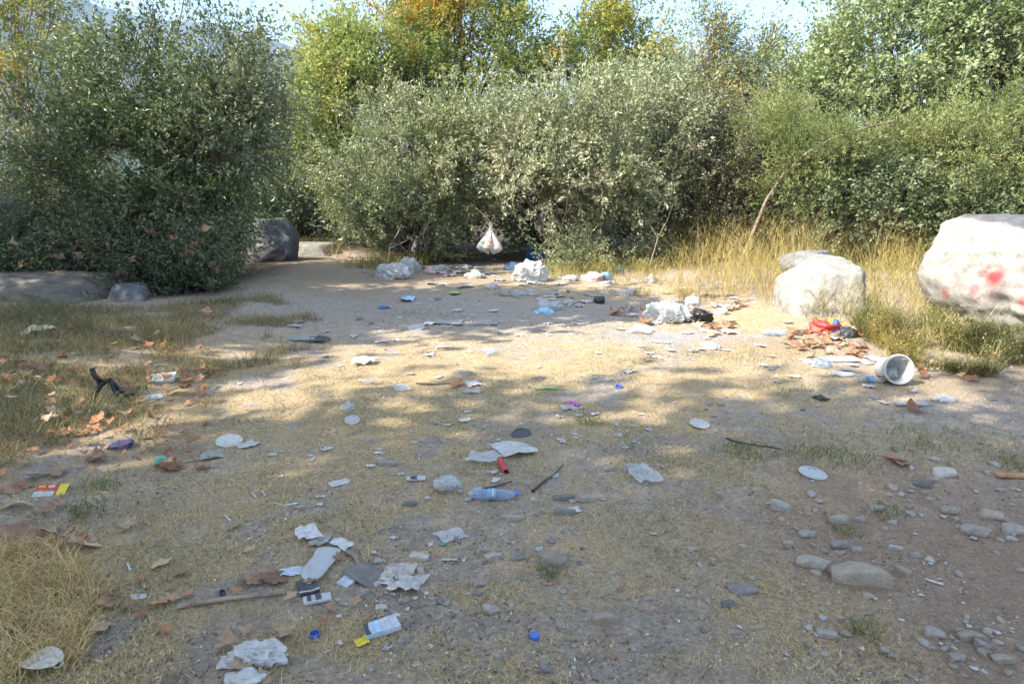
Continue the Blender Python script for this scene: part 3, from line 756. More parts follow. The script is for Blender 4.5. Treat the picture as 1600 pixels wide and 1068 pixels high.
# ------------------------------------------------------------------ grasses
def blades(P, hgt, wid, lean, C, seed, bend=0.5):
    g = np.random.default_rng(seed); n = len(P)
    az = g.random(n) * 2 * math.pi
    d = np.stack([np.cos(az), np.sin(az), np.zeros(n)], 1)
    s = np.stack([-np.sin(az), np.cos(az), np.zeros(n)], 1)
    rot = g.random(n) * math.pi
    s = s * np.cos(rot)[:, None] + d * np.sin(rot)[:, None]
    h = hgt[:, None]; l = lean[:, None] * h; w = wid[:, None] * 0.5
    up = np.array((0, 0, 1.0))
    mid = P + up * h * 0.55 + d * l * 0.35
    tip = P + up * h * (1 - 0.35 * lean[:, None] * bend) + d * l
    Vv = np.stack([P - s * w, P + s * w, mid + s * w * 0.8, mid - s * w * 0.8, tip], 1).reshape(-1, 3)
    b = np.arange(n)[:, None, None] * 5
    F = (b + np.array([(0, 1, 2), (0, 2, 3), (3, 2, 4)])[None]).reshape(-1, 3)
    return Vv, F, np.repeat(C, 5, 0)

def mat_blades(P, ln, wid, rise, C, seed):    # short dry blades lying on the soil, one triangle each
    g = np.random.default_rng(seed); n = len(P)
    az = g.random(n) * 2 * math.pi
    d = np.stack([np.cos(az), np.sin(az), np.zeros(n)], 1); s = np.stack([-np.sin(az), np.cos(az), np.zeros(n)], 1)
    tip = P + d * ln[:, None] + np.array((0, 0, 1.0)) * rise[:, None]
    Vv = np.stack([P - s * wid[:, None] * 0.5, P + s * wid[:, None] * 0.5, tip], 1).reshape(-1, 3)
    return Vv, np.arange(len(Vv)).reshape(-1, 3), np.repeat(C, 3, 0)

def pick_cols(pal, n, g, jit=0.3, key=None):
    c = np.array([a for a, _ in pal]); w = np.cumsum([b for _, b in pal]); w = w / w[-1]
    k = g.random(n) if key is None else np.clip(key + 0.5 * (g.random(n) - 0.5), 0, 0.9999)
    return np.clip(c[np.minimum(np.searchsorted(w, k), len(pal) - 1)] * (1 + jit * (g.random((n, 1)) - 0.5)), 0.01, 0.9)

STRAW = [((0.68, 0.50, 0.24), 4), ((0.54, 0.39, 0.18), 4), ((0.76, 0.60, 0.34), 2), ((0.30, 0.23, 0.12), 2), ((0.17, 0.19, 0.07), 1.0)]
g = np.random.default_rng(900)
# straw mat: sampled evenly over the picture's ground, denser near the camera
n = 900000
yy = 1.3 * (11.5 / 1.3) ** (g.random(n) ** 0.8)
xx = (g.random(n) * 2 - 1) * (0.86 * yy + 0.35)
s0, s1, s2, s3 = zones(xx, yy)
clump = fbm(P3(xx * 9, yy * 9), 61, 2)
dens = (s0 * 1.0 + 0.05) * sst(0.36, 0.58, clump + 0.20 * s0) * (1 - 0.9 * s1) * (1 - 0.6 * s2)
k = g.random(n) < dens * 0.95
xx, yy = xx[k], yy[k]; n = len(xx)
P = np.stack([xx, yy, Hn(xx, yy) - 0.002], 1)
far = np.clip(yy / 6, 0.35, 1.6)
greenish = fbm(P3(xx * 1.3, yy * 1.3), 77, 3)
C = pick_cols(STRAW, n, g)
gk = (g.random(n) < sst(0.52, 0.68, greenish) * 0.5)
C[gk] = np.array((0.15, 0.17, 0.065)) * (0.8 + 0.4 * g.random((gk.sum(), 1)))
Vv, F, C = mat_blades(P, 0.010 + 0.042 * g.random(n) ** 2.0, (0.0013 + 0.0014 * g.random(n)) * (0.6 + far), 0.002 + 0.020 * g.random(n) ** 2.0, C, 901)
o = link('dry_grass_mat', mesh_np('dry_grass_mat', Vv, F, M_GRASS, C)); o['kind'] = 'stuff'
tag(o, 'short trampled straw-coloured grass covering the clearing', 'grass')

def region(pts_px, n, g):                     # random ground points within a picture polygon (projected to the ground)
    W = np.array([G(a, b)[:2] for a, b in pts_px])
    lo, hi = W.min(0), W.max(0); out = np.zeros((0, 2))
    while len(out) < n:
        q = lo + (hi - lo) * g.random((n * 2, 2))
        ins = np.zeros(len(q), bool)
        for a in range(len(W)):
            x1, y1 = W[a]; x2, y2 = W[(a + 1) % len(W)]
            c = ((y1 > q[:, 1]) != (y2 > q[:, 1]))
            ins ^= c & (q[:, 0] < (x2 - x1) * (q[:, 1] - y1) / (y2 - y1 + 1e-12) + x1)
        out = np.concatenate([out, q[ins]])
    out = out[:n]
    return np.stack([out[:, 0], out[:, 1], Hn(out[:, 0], out[:, 1]) - 0.004], 1)

# left bank: green and straw grass, knee high at most
PALL = [((0.17, 0.165, 0.075), 4), ((0.12, 0.13, 0.055), 4), ((0.40, 0.31, 0.17), 4), ((0.28, 0.22, 0.11), 3), ((0.085, 0.10, 0.04), 3)]
g = np.random.default_rng(910)
P = region([(-260, 478), (240, 482), (440, 462), (560, 520), (470, 610), (420, 690), (330, 800), (-260, 860)], 92000, g)
cl = fbm(P * 3.2, 17, 3)
rim = (-1.75 - 0.15 * (P[:, 1] - 3.5)) - P[:, 0] + 1.5 * (fbm(P * 1.7, 35, 3) - 0.5)
cl = cl - 0.30 * (1 - sst(-0.25, 0.75, rim)) - 0.15 * (1 - sst(2.6, 3.6, P[:, 1]))
P = P[g.random(len(P)) < sst(0.34, 0.50, cl)]
n = len(P)
hb = (0.03 + 0.13 * g.random(n) ** 2.0) * (0.6 + 0.9 * fbm(P * 1.4, 19, 2))
Vv, F, C = blades(P, hb, 0.0015 + 0.0025 * g.random(n), 0.4 + 1.6 * g.random(n), pick_cols(PALL, n, g, 0.35, fbm(P * 1.1, 23, 3) * 1.5 - 0.25), 911)
o = link('bank_grass', mesh_np('bank_grass', Vv, F, M_GRASS, C)); o['kind'] = 'stuff'
tag(o, 'mixed green and straw grass on the left bank below the boulders', 'grass')
# straw tussock grass at the lower left
P = region([(-120, 860), (90, 850), (170, 930), (120, 1050), (60, 1100), (-120, 1100)], 9000, g)
P = P[g.random(len(P)) < sst(0.38, 0.6, fbm(P * 4, 18, 2))]; n = len(P)
Vv, F, C = blades(P, 0.03 + 0.06 * g.random(n), 0.0014 + 0.0014 * g.random(n), 0.7 + 0.9 * g.random(n), pick_cols(STRAW[:4], n, g), 912)
o = link('straw_tussocks', mesh_np('straw_tussocks', Vv, F, M_GRASS, C)); o['kind'] = 'stuff'
tag(o, 'matted straw tussocks in the lower left corner', 'grass')
# green tufts on the open ground
P = []
for (px, py, r, c) in ((1170, 705, 0.16, 260), (1270, 712, 0.20, 260), (1330, 718, 0.18, 200), (1590, 725, 0.14, 200), (1440, 690, 0.25, 200), (1385, 800, 0.08, 90), (1320, 830, 0.06, 80), (1350, 985, 0.06, 80), (925, 660, 0.10, 120), (860, 900, 0.05, 50),
                       (1500, 680, 0.3, 200), (1240, 610, 0.3, 240), (1100, 555, 0.5, 300), (130, 800, 0.10, 160), (150, 760, 0.1, 160), (1000, 700, 0.3, 150), (640, 490, 0.6, 300), (1180, 560, 0.4, 260)):
    c0 = G(px, py); q = g.normal(size=(c, 2)) * r * 0.5
    P.append(np.stack([c0[0] + q[:, 0], c0[1] + q[:, 1], Hn(c0[0] + q[:, 0], c0[1] + q[:, 1]) - 0.003], 1))
P = np.concatenate(P); n = len(P)
Vv, F, C = blades(P, 0.015 + 0.04 * g.random(n), 0.002 + 0.002 * g.random(n), 0.5 + 0.9 * g.random(n), pick_cols([((0.10, 0.14, 0.04), 3), ((0.16, 0.19, 0.06), 3), ((0.26, 0.24, 0.09), 2)], n, g), 914)
o = link('green_tufts', mesh_np('green_tufts', Vv, F, M_GRASS, C)); o['kind'] = 'stuff'
tag(o, 'low green grass tufts scattered over the bare ground', 'grass')
# tall yellow weeds on the right
PALY = [((0.44, 0.34, 0.13), 4), ((0.36, 0.29, 0.10), 4), ((0.26, 0.23, 0.08), 3), ((0.50, 0.41, 0.20), 2), ((0.17, 0.175, 0.06), 3)]
def weeds(name, label, poly, count, hfun, nsprig, seed, thr=(0.40, 0.54), shift=0.0):
    g = np.random.default_rng(seed)
    P1 = region(poly, count, g)
    P1 = P1[g.random(len(P1)) < sst(thr[0], thr[1], fbm(P1 * 2.2, 27, 3))]
    n = len(P1)
    edge = sst(4.6, 8.2, P1[:, 1] + 0.10 * P1[:, 0])
    tall = fbm(P1 * 1.1, 29, 3)
    h1 = hfun(P1, edge) * (0.35 + 0.85 * g.random(n)) * (0.35 + 1.3 * sst(0.36, 0.64, tall))
    key = np.clip(0.95 + shift - 0.60 * sst(0.35, 0.62, fbm(P1 * 1.3, 31, 3)) - 0.25 * edge, 0, 1)
    cols1 = pick_cols(PALY, n, g, 0.4, key)
    va = blades(P1, h1, 0.0025 + 0.003 * g.random(n), 0.15 + 1.2 * g.random(n) ** 1.3, cols1, seed + 1)
    # branching side sprigs with fine leaves and seed heads
    ks = g.permutation(n)[:nsprig]; per = 6
    tt = 0.30 + 0.68 * g.random((len(ks), per)); az = g.random((len(ks), per)) * 2 * math.pi
    sb = P1[ks][:, None] + np.stack([0.06 * h1[ks][:, None] * np.cos(az), 0.06 * h1[ks][:, None] * np.sin(az), h1[ks][:, None] * tt * 0.85], 2)
    sl = (0.05 + 0.10 * g.random((len(ks), per)))
    se = sb + np.stack([sl * 0.7 * np.cos(az), sl * 0.7 * np.sin(az), sl * 0.8], 2)
    n2 = len(ks) * per
    c2 = np.repeat(cols1[ks], per, 0) * (0.8 + 0.4 * g.random((n2, 1)))
    sbf, sef = sb.reshape(-1, 3), se.reshape(-1, 3)
    sd = np.stack([-np.sin(az).ravel(), np.cos(az).ravel(), np.zeros(n2)], 1) * 0.0022
    Vs = np.stack([sbf - sd, sbf + sd, sef], 1).reshape(-1, 3)
    lf = np.repeat(sbf, 3, 0) + np.repeat(sef - sbf, 3, 0) * g.uniform(0.2, 1.0, (n2 * 3, 1))
    vl = mat_blades(lf, 0.010 + 0.022 * g.random(n2 * 3), 0.004 + 0.005 * g.random(n2 * 3), -0.004 + 0.022 * g.random(n2 * 3), np.repeat(c2, 3, 0) * (0.8 + 0.5 * g.random((n2 * 3, 1))), seed + 2)
    Vv = np.concatenate([va[0], Vs, vl[0]])
    F = np.concatenate([va[1], np.arange(len(Vs)).reshape(-1, 3) + len(va[0]), vl[1] + len(va[0]) + len(Vs)])
    o = link(name, mesh_np(name, Vv, F, M_GRASS, np.concatenate([va[2], np.repeat(c2, 3, 0), vl[2]]))); o['kind'] = 'stuff'
    tag(o, label, 'weeds')
weeds('yellow_weeds', 'tall dry yellow weeds growing around the right-hand boulders', [(900, 410), (1010, 398), (1280, 372), (1800, 372), (1800, 575), (1480, 570), (1400, 535), (1330, 512), (1220, 505), (1160, 482), (1010, 470), (940, 440)], 27000,
      lambda P_, e_: (0.12 + 0.50 * e_) * (0.5 + 0.5 * sst(1.0, 3.2, P_[:, 0])), 8500, 920)
# green weeds at the foot of the painted boulder
weeds('boulder_weeds', 'tangled green and straw weeds at the foot of the painted boulder', [(1330, 515), (1460, 500), (1620, 560), (1750, 640), (1600, 598), (1430, 580), (1380, 555)], 9000, lambda P_, e_: 0.17 + 0 * e_, 3000, 940, (0.36, 0.56), 0.12)
# dry fringe along the middle shrubs and round the dark boulder
P = np.concatenate([region([(530, 418), (600, 405), (690, 400), (690, 412), (590, 422)], 1400, g), region([(440, 390), (470, 380), (530, 385), (530, 400), (450, 400)], 800, g), region([(352, 430), (376, 428), (380, 402), (356, 400)], 500, g), region([(860, 440), (1010, 425), (1010, 400), (850, 412)], 1800, g)]); n = len(P)
Vv, F, C = blades(P, 0.10 + 0.25 * g.random(n), 0.004 + 0.004 * g.random(n), 0.4 + 0.6 * g.random(n), pick_cols([((0.40, 0.31, 0.11), 3), ((0.22, 0.22, 0.07), 3), ((0.13, 0.16, 0.05), 2)], n, g), 924)
o = link('shrub_fringe_grass', mesh_np('shrub_fringe_grass', Vv, F, M_GRASS, C)); o['kind'] = 'stuff'
tag(o, 'dry grass fringe along the feet of the middle shrubs', 'grass')
# single tall stalks standing above the weeds
def stalk(label, px, py, h, seed, pal):
    c = G(px, py); g = np.random.default_rng(seed)
    root = empty('weed_stalk', label, 'weed stalk', tuple(c), group='tall stalks above the yellow weeds')
    pts = np.array([(0.03 * t * t * math.sin(seed), 0.02 * t, -0.02 + h * t) for t in np.linspace(0, 1, 7)])
    V_, F_ = tube(pts, np.linspace(0.007, 0.003, 7), 5)
    link('stem', mesh_np('stem', V_, F_, M_BARK_PALE, None, True), root)
    n = 150; t = 0.35 + 0.65 * g.random(n); q = np.stack([np.interp(t, np.linspace(0, 1, 7), pts[:, 0]), np.interp(t, np.linspace(0, 1, 7), pts[:, 1]), t * h], 1)
    V_, F_, C_ = mat_blades(q, 0.025 + 0.03 * g.random(n), np.full(n, 0.012), 0.01 + 0.02 * g.random(n), pick_cols(pal, n, g), seed)
    link('seed_head', mesh_np('seed_head', V_, F_, M_GRASS, C_), root)
for q, (lab, px, py, h) in enumerate((('tallest spiky stalk standing before the dark shrubs, left of the white boulder', 1236, 428, 1.02), ('bent spiky stalk next to the tallest stalk', 1216, 430, 0.80), ('dry stalk standing at the left end of the yellow weeds', 1095, 430, 0.78), ('dry stalk in front of the drab dark shrub', 1140, 425, 0.84))):
    stalk(lab, px, py, h, 930 + q, PALY)
# ------------------------------------------------------------------ stones

LANDMARKS = [(868, 885, 'the blocky tan stone'), (1352, 914, 'the long pale stone'), (1222, 796, 'the upright pale stone'), (1165, 927, 'the flush dark slate'), (948, 973, 'the low tan stone'), (768, 959, 'the rounded grey stone'), (854, 1049, 'the dark rounded stone at the bottom'),
             (773, 874, 'the pale wedge stone'), (575, 905, 'the flat dark slate'), (882, 804, 'the flat dark grey stone'), (1530, 838, 'the long grey stone'), (1540, 1014, 'the round grey stone'), (1478, 745, 'the pale rounded stone'), (1275, 890, 'the grey slate stone'), (1385, 1020, 'the lone angular stone'),
             (499, 890, 'the flattened bottle'), (597, 984, 'the silver-blue carton'), (492, 994, 'the open blue cap'), (835, 996, 'the bottom centre blue cap'), (400, 1022, 'the folded white tissue'), (630, 908, 'the tattered tissue'), (480, 840, 'the white tissue shreds'), (80, 768, 'the red and yellow wrapper'), (66, 1040, 'the folded face mask'), (365, 940, 'the long stick'),
             (772, 780, 'the blue-capped bottle'), (785, 734, 'the red tube'), (802, 704, 'the newspaper'), (700, 765, 'the crushed cloudy cup'), (650, 749, 'the silver-grey wrapper'), (1005, 745, 'the film on the pale stone'), (1270, 741, 'the round clear lid'), (1180, 697, 'the black wire'), (1093, 665, 'the white oval lid'), (550, 656, 'the white cup lid'), (895, 632, 'the magenta scrap'),
             (853, 606, 'the lime strip'), (722, 590, 'the flat grey stone'), (568, 568, 'the curled paper'), (650, 512, 'the lid on the track'), (766, 552, 'the bluish film'), (600, 480, 'the dark blue scrap'), (967, 604, 'the dark blue cap'), (480, 530, 'the whitish card'), (730, 504, 'the two flat cards'), (170, 605, 'the black plastic frame'), (254, 595, 'the white printed carton'),
             (60, 520, 'the cream plastic piece'), (358, 691, 'the oval whitish plate'), (184, 700, 'the purple wrapper'), (252, 722, 'the teal scrap'), (1393, 580, 'the bucket'), (1322, 588, 'the empty flattened bottle'), (1287, 572, 'the bluish bottle bottom'), (1312, 560, 'the flat grey card'), (1213, 522, 'the blue-tinted bottle'), (1298, 515, 'the red snack bag'), (1327, 522, 'the dark crushed cup'),
             (1425, 633, 'the grey card strip'), (1480, 625, 'the white foam lump'), (1045, 490, 'the large white bag'), (1082, 470, 'the tied white bag'), (1098, 495, 'the shiny black bag'), (1112, 543, 'the white lump on the ash'), (1128, 482, 'the pink wrapper'), (936, 472, 'the dark cup'), (765, 395, 'the hanging bag'), (620, 425, 'the white crumpled bags'), (828, 425, 'the big white sack'),
             (708, 402, 'the orange scraps'), (930, 432, 'the pinkish-white bag'), (812, 460, 'the row of crumpled bags'), (870, 482, 'the cloudy film heap'), (1404, 721, 'the orange leaf on the right'), (1582, 745, 'the strip of tile'), (1286, 460, 'the white boulder'), (80, 460, 'the long brown-grey boulder'), (200, 465, 'the rounded grey boulder'), (70, 378, 'the small boulder'), (408, 912, 'the reddish leaf pair')]
def near(px, py, tail=''):
    x, y, nm = min(LANDMARKS, key=lambda q: (q[0] - px) ** 2 + ((q[1] - py) * 1.5) ** 2)
    dx, dy = px - x, (py - y) * 1.5
    if abs(dx) > abs(dy): w = 'right of' if dx > 0 else 'left of'
    else: w = 'in front of' if dy > 0 else 'behind'
    d = math.hypot(dx, dy)
    return ('close ' if d < 28 else '' if d < 70 else 'well ') + w + ' ' + nm
def stone_mesh(seed, flat=0.6, sub=3):
    Vv, D, F = convex(rand_planes(seed, 9), sub, 18.0)
    Vv = Vv * np.array((1, 0.8, flat))
    Vv = Vv + D * (0.10 * (fbm(Vv * 1.7, seed, 3) - 0.5) + 0.05 * (ridged(Vv * 4, seed + 2, 2) - 0.7))[:, None]
    return mesh_np('stone', Vv, F, None, None, True)

def stone_mat(name, a, b):
    m, nt, out = new_mat(name)
    v = objco(nt); oi = N(nt, 'ObjectInfo')
    n1 = noise(nt, 2.2, 6, v); n2 = noise(nt, 11, 6, v, 0.7)
    c = mixc(nt, ramp(nt, n1, [(0.3, 0), (0.7, 1)]), a, b)
    c = mixc(nt, 1.0, c, ramp(nt, n2, [(0.3, 0.75), (0.7, 1.12)]), 'MULTIPLY')
    c = mixc(nt, 1.0, c, ramp(nt, oi.outputs['Random'], [(0, 0.72), (1, 1.02)]), 'MULTIPLY')
    pbsdf(nt, out, c, 0.9, 0.2, bump(nt, n2, 0.6, 0.06))
    return m
SM = {'grey': stone_mat('stone_grey', (0.44, 0.385, 0.32), (0.62, 0.55, 0.47)), 'tan': stone_mat('stone_tan', (0.47, 0.385, 0.295), (0.64, 0.535, 0.42)),
      'dark': stone_mat('stone_dark', (0.29, 0.262, 0.235), (0.42, 0.388, 0.352)), 'pale': stone_mat('stone_pale', (0.54, 0.50, 0.45), (0.72, 0.68, 0.62)), 'brick': stone_mat('brick_chip', (0.50, 0.28, 0.19), (0.66, 0.42, 0.31))}
STONES = [stone_mesh(400 + q, fl) for q, fl in enumerate((0.6, 0.45, 0.7, 0.35, 0.8, 0.55, 0.25, 0.65))]
SV = {}
def stone_of(v, mk):
    if (v, mk) not in SV:
        me = STONES[v].copy(); me.materials.clear(); me.materials.append(SM[mk]); SV[(v, mk)] = me
    return SV[(v, mk)]

def stone(px, py, wpx, mk, v, label, group, asp=1.0, rot=None, name='stone', sink=0.35):
    c = G(px, py); s = wpx * mpp(c) * 0.5
    zr = (0.6, 0.45, 0.7, 0.35, 0.8, 0.55, 0.25, 0.65)[v] * s
    o = link(name, stone_of(v, mk), loc=(c[0], c[1] + s * 0.3, c[2] + zr * (1 - 2 * sink)), rot=(rnd.uniform(-.1, .1), rnd.uniform(-.1, .1), rnd.uniform(0, 6.28) if rot is None else rot), scale=(s, s * asp, s))
    return tag(o, label, 'stone', group)

for (px, py, w, mk, v, asp, rot, lab) in (
    (868, 885, 46, 'tan', 4, 0.9, 0.4, 'blocky tan stone, largest in the middle foreground'),
    (1352, 914, 90, 'tan', 1, 0.55, -0.25, 'long pale stone, the largest on the brown earth'),
    (1275, 890, 52, 'grey', 5, 0.5, -0.5, 'grey slate stone touching the long pale stone'),
    (1222, 796, 28, 'pale', 4, 0.8, 0.0, 'upright pale stone at the upper edge of the brown earth'),
    (1415, 898, 24, 'tan', 4, 0.9, 0, 'tan stone half buried right of the long pale stone'),
    (1358, 934, 16, 'tan', 0, 0.9, 0, 'rounded stone just below the long pale stone'),
    (1316, 856, 32, 'grey', 5, 0.6, 0.1, 'flat grey stone left one of a touching pair on brown earth'),
    (1339, 861, 16, 'pale', 2, 0.9, 0.1, 'small pale stone right one of a touching pair on brown earth'),
    (1264, 839, 28, 'grey', 5, 0.7, 0.1, 'grey stone at the left rim of the brown earth'),
    (1312, 818, 30, 'grey', 2, 0.8, 0.1, 'grey stone beside a green tuft on brown earth'),
    (1343, 815, 18, 'grey', 2, 0.8, 0.1, 'smaller grey stone right of the green tuft stone'),
    (1373, 796, 22, 'grey', 5, 0.8, 0.1, 'grey stone in the upper middle of the brown earth'),
    (1489, 801, 28, 'tan', 5, 0.8, -.4, 'tan stone among grey ones at the right, uphill of the earth'),
    (1552, 811, 32, 'tan', 0, 0.6, -.4, 'smooth tan stone near the right picture edge'),
    (1530, 838, 44, 'grey', 5, 0.5, -.5, 'long grey stone below the smooth tan stone'),
    (1588, 835, 36, 'grey', 0, 0.7, -.2, 'grey stone cut by the right picture edge'),
    (1478, 745, 34, 'pale', 0, 0.7, 0, 'pale rounded stone on the right below the brown leaf'),
    (1446, 762, 32, 'dark', 5, 0.5, -.4, 'dark bluish stone left of the pale rounded stone'),
    (1401, 858, 22, 'pale', 3, 0.5, -.5, 'thin pale flake of stone on the brown earth'),
    (1431, 870, 16, 'pale', 2, 0.7, 0, 'small pale stone right of the thin flake'),
    (1462, 995, 30, 'grey', 0, 0.7, -.4, 'grey stone heading the row of stones at lower right'),
    (1540, 1014, 24, 'grey', 4, 1.0, 0, 'round grey stone in the row at lower right'),
    (1525, 1003, 44, 'tan', 1, 0.5, -.2, 'long tan stone behind the round grey stone at lower right'),
    (1500, 1031, 24, 'grey', 5, 0.8, 0, 'grey stone in front of the row at lower right'),
    (1572, 1035, 34, 'tan', 1, 0.6, -.2, 'flat tan stone at the right end of the row'),
    (1385, 1020, 16, 'grey', 4, 0.9, 0, 'angular grey stone alone near the bottom right'),
    (1292, 994, 34, 'grey', 3, 0.7, -.2, 'flat grey slab near white scraps, lower right'),
    (1165, 927, 52, 'dark', 6, 0.6, .1, 'flat dark slate flush with the ground, right of centre'),
    (1138, 947, 22, 'dark', 2, 0.8, .1, 'dark stone beside the flush dark slate'),
    (948, 973, 44, 'tan', 1, 0.5, 0, 'low tan stone in dry grass, lower centre'),
    (768, 959, 26, 'grey', 4, 0.9, .3, 'rounded grey stone heading a pile of pebbles'),
    (854, 1049, 22, 'dark', 4, 0.9, .3, 'dark rounded stone at the bottom centre'),
    (773, 874, 30, 'pale', 1, 0.5, .2, 'pale wedge of stone above the pebble pile'),
    (809, 874, 24, 'dark', 0, 0.9, .2, 'dark stone right of the pale wedge'),
    (655, 874, 34, 'pale', 3, 0.7, -.2, 'pale lumpy stone above the tattered tissue'),
    (748, 915, 20, 'grey', 0, 0.8, 0, 'grey stone above the straw tuft, lower centre'),
    (575, 905, 58, 'dark', 6, 1.5, .9, 'flat dark slate under the crushed grey pack'),
    (595, 951, 20, 'pale', 3, 0.9, .1, 'pinkish flat stone below the dark slate'),
    (592, 879, 16, 'pale', 5, 0.9, .1, 'small squarish pale stone above the dark slate'),
    (882, 804, 36, 'dark', 3, 0.5, 0, 'flat dark grey stone with white paper behind it'),
    (854, 802, 14, 'tan', 4, 0.8, 0, 'small upright tan stone left of the flat dark stone'),
    (802, 812, 28, 'grey', 3, 0.5, .1, 'flat grey stone below the blue-capped bottle'),
    (640, 789, 24, 'dark', 3, 0.7, .1, 'dark flat stone left of the blue-capped bottle'),
    (605, 727, 30, 'grey', 3, 0.6, .1, 'grey stone in straw left of the silver wrapper'),
    (952, 735, 18, 'grey', 5, 0.8, .1, 'grey stone next to the clear film on the right of the red tube'),
    (722, 586, 34, 'grey', 3, 0.5, .1, 'flat grey stone in the sunny straw, middle distance'),
    (990, 737, 30, 'pale', 2, 0.7, 0, 'pale lump of stone wrapped by the clear film'),
    (880, 782, 36, 'dark', 3, 0.5, .2, 'dark flat stone above the white paper scrap'),
    (920, 782, 34, 'grey', 3, 0.6, .2, 'grey flat stone at the end of the dark flat stone'),
    (45, 855, 26, 'grey', 5, 0.8, 0, 'grey stone among leaves at the left edge')):
    stone(px, py, w, mk, v, lab, 'larger stones on the clearing', asp, rot)

# small stones: individually placed pebbles, two looks, told apart only by where they lie
def scatter_px(n, boxes, g):
    out = []
    tot = sum(b[4] for b in boxes)
    for (x0, y0, x1, y1, w) in boxes:
        for _ in range(int(round(n * w / tot))): out.append((g.uniform(x0, x1), g.uniform(y0, y1)))
    return out
gR = np.random.default_rng(77)
for (px, py) in scatter_px(96, [(560, 820, 960, 1060, 4), (620, 940, 800, 1000, 1.5), (960, 760, 1180, 1060, 2)], gR):
    mk = str(gR.choice(['grey', 'grey', 'pale', 'dark', 'tan']))
    stone(px, py, gR.uniform(7, 16), mk, int(gR.integers(0, 8)), mk + ' pebble ' + near(px, py), 'pebbles in the middle foreground', gR.uniform(.6, 1), name='pebble')
for (px, py) in scatter_px(120, [(1200, 760, 1600, 900, 4), (1420, 960, 1600, 1060, 3), (1240, 930, 1400, 1050, 1), (1380, 690, 1600, 780, 1.5)], gR):
    mk = str(gR.choice(['grey', 'tan', 'tan', 'pale']))
    stone(px, py, gR.uniform(7, 18), mk, int(gR.integers(0, 8)), 'loose ' + mk + ' pebble ' + near(px, py), 'pebbles on the brown earth', gR.uniform(.6, 1), name='pebble')
for (px, py) in scatter_px(34, [(840, 900, 1100, 1064, 3), (1000, 800, 1100, 960, 1)], gR):
    stone(px, py, gR.uniform(7, 13), 'brick', int(gR.integers(0, 8)), 'small orange brick chip ' + near(px, py), 'orange brick chips', gR.uniform(.5, .9), name='brick_chip')
for (px, py) in scatter_px(46, [(430, 455, 900, 530, 3), (1060, 600, 1560, 660, 3), (560, 400, 760, 450, 1)], gR):
    mk = str(gR.choice(['grey', 'dark', 'pale']))
    stone(px, py, gR.uniform(6, 13), mk, int(gR.integers(0, 8)), 'small ' + mk + ' stone ' + near(px, py), 'stones on the far track', gR.uniform(.6, 1), name='pebble')

# grit, too fine to pick apart
g = np.random.default_rng(950)
n = 58000
yy = 1.35 * (9.0 / 1.35) ** (g.random(n) ** 1.0); xx = (g.random(n) * 2 - 1) * (0.84 * yy + 0.25)
z0, z1, z2, z3 = zones(xx, yy)
k = g.random(n) < (1 - 0.8 * z0) * sst(0.40, 0.62, fbm(P3(xx * 2.2, yy * 2.2), 81, 3) + 0.05)
k &= ~((xx < -1.3) & (yy > 3.6))
xx, yy = xx[k], yy[k]; n = len(xx)
oct_ = np.array([(1, 0, -0.2), (-1, 0, -0.2), (0, 1, -0.2), (0, -1, -0.2), (0, 0, 0.7)], float)
of = np.array([(0, 2, 4), (2, 1, 4), (1, 3, 4), (3, 0, 4)])
sz = (0.0018 + 0.0075 * g.random(n) ** 4) * np.clip(yy / 3, 0.8, 2.2)
Vv = oct_[None] * (0.6 + 0.6 * g.random((n, 5, 1))) * sz[:, None, None]
an = g.random(n) * 6.28
Vx = Vv[..., 0] * np.cos(an)[:, None] - Vv[..., 1] * np.sin(an)[:, None]; Vy = Vv[..., 0] * np.sin(an)[:, None] + Vv[..., 1] * np.cos(an)[:, None]
Vv = np.stack([Vx + xx[:, None], Vy + yy[:, None], Vv[..., 2] + Hn(xx, yy)[:, None]], 2).reshape(-1, 3)
F = (np.arange(n)[:, None, None] * 5 + of[None]).reshape(-1, 3)
C = np.repeat(pick_cols([((0.34, 0.30, 0.255), 3), ((0.17, 0.145, 0.12), 4), ((0.50, 0.45, 0.385), 3), ((0.46, 0.30, 0.21), 1), ((0.68, 0.64, 0.58), 0.5)], n, g), 5, 0)
m, nt, out = new_mat('grit_stone'); pbsdf(nt, out, attr(nt), 0.9, 0.15)
o = link('gravel', mesh_np('gravel', Vv, F, m, C)); o['kind'] = 'stuff'
tag(o, 'fine grey grit and gravel strewn over the bare ground', 'gravel')

g = np.random.default_rng(960)
n = 60000
yy = 1.35 * (7.5 / 1.35) ** (g.random(n) ** 1.0); xx = (g.random(n) * 2 - 1) * (0.84 * yy + 0.25)
k = g.random(n) < sst(0.42, 0.62, fbm(P3(xx * 3.1, yy * 3.1), 83, 3)) * (0.35 + 0.65 * sst(0.8, -1.6, xx))
xx, yy = xx[k], yy[k]; n = len(xx)
P = np.stack([xx, yy, Hn(xx, yy) + 0.001], 1)
Vv, F, C = mat_blades(P, (0.006 + 0.022 * g.random(n) ** 2.5) * np.clip(yy / 3, 0.8, 1.8), 0.002 + 0.007 * g.random(n) ** 2, 0.002 + 0.007 * g.random(n), pick_cols([((0.20, 0.12, 0.075), 4), ((0.10, 0.075, 0.055), 4), ((0.42, 0.27, 0.16), 2), ((0.62, 0.52, 0.36), 2)], n, g), 961)
o = link('leaf_crumbs', mesh_np('leaf_crumbs', Vv, F, m, C)); o['kind'] = 'stuff'
tag(o, 'crumbs of broken leaf, bark and straw strewn over the ground', 'leaf crumbs')

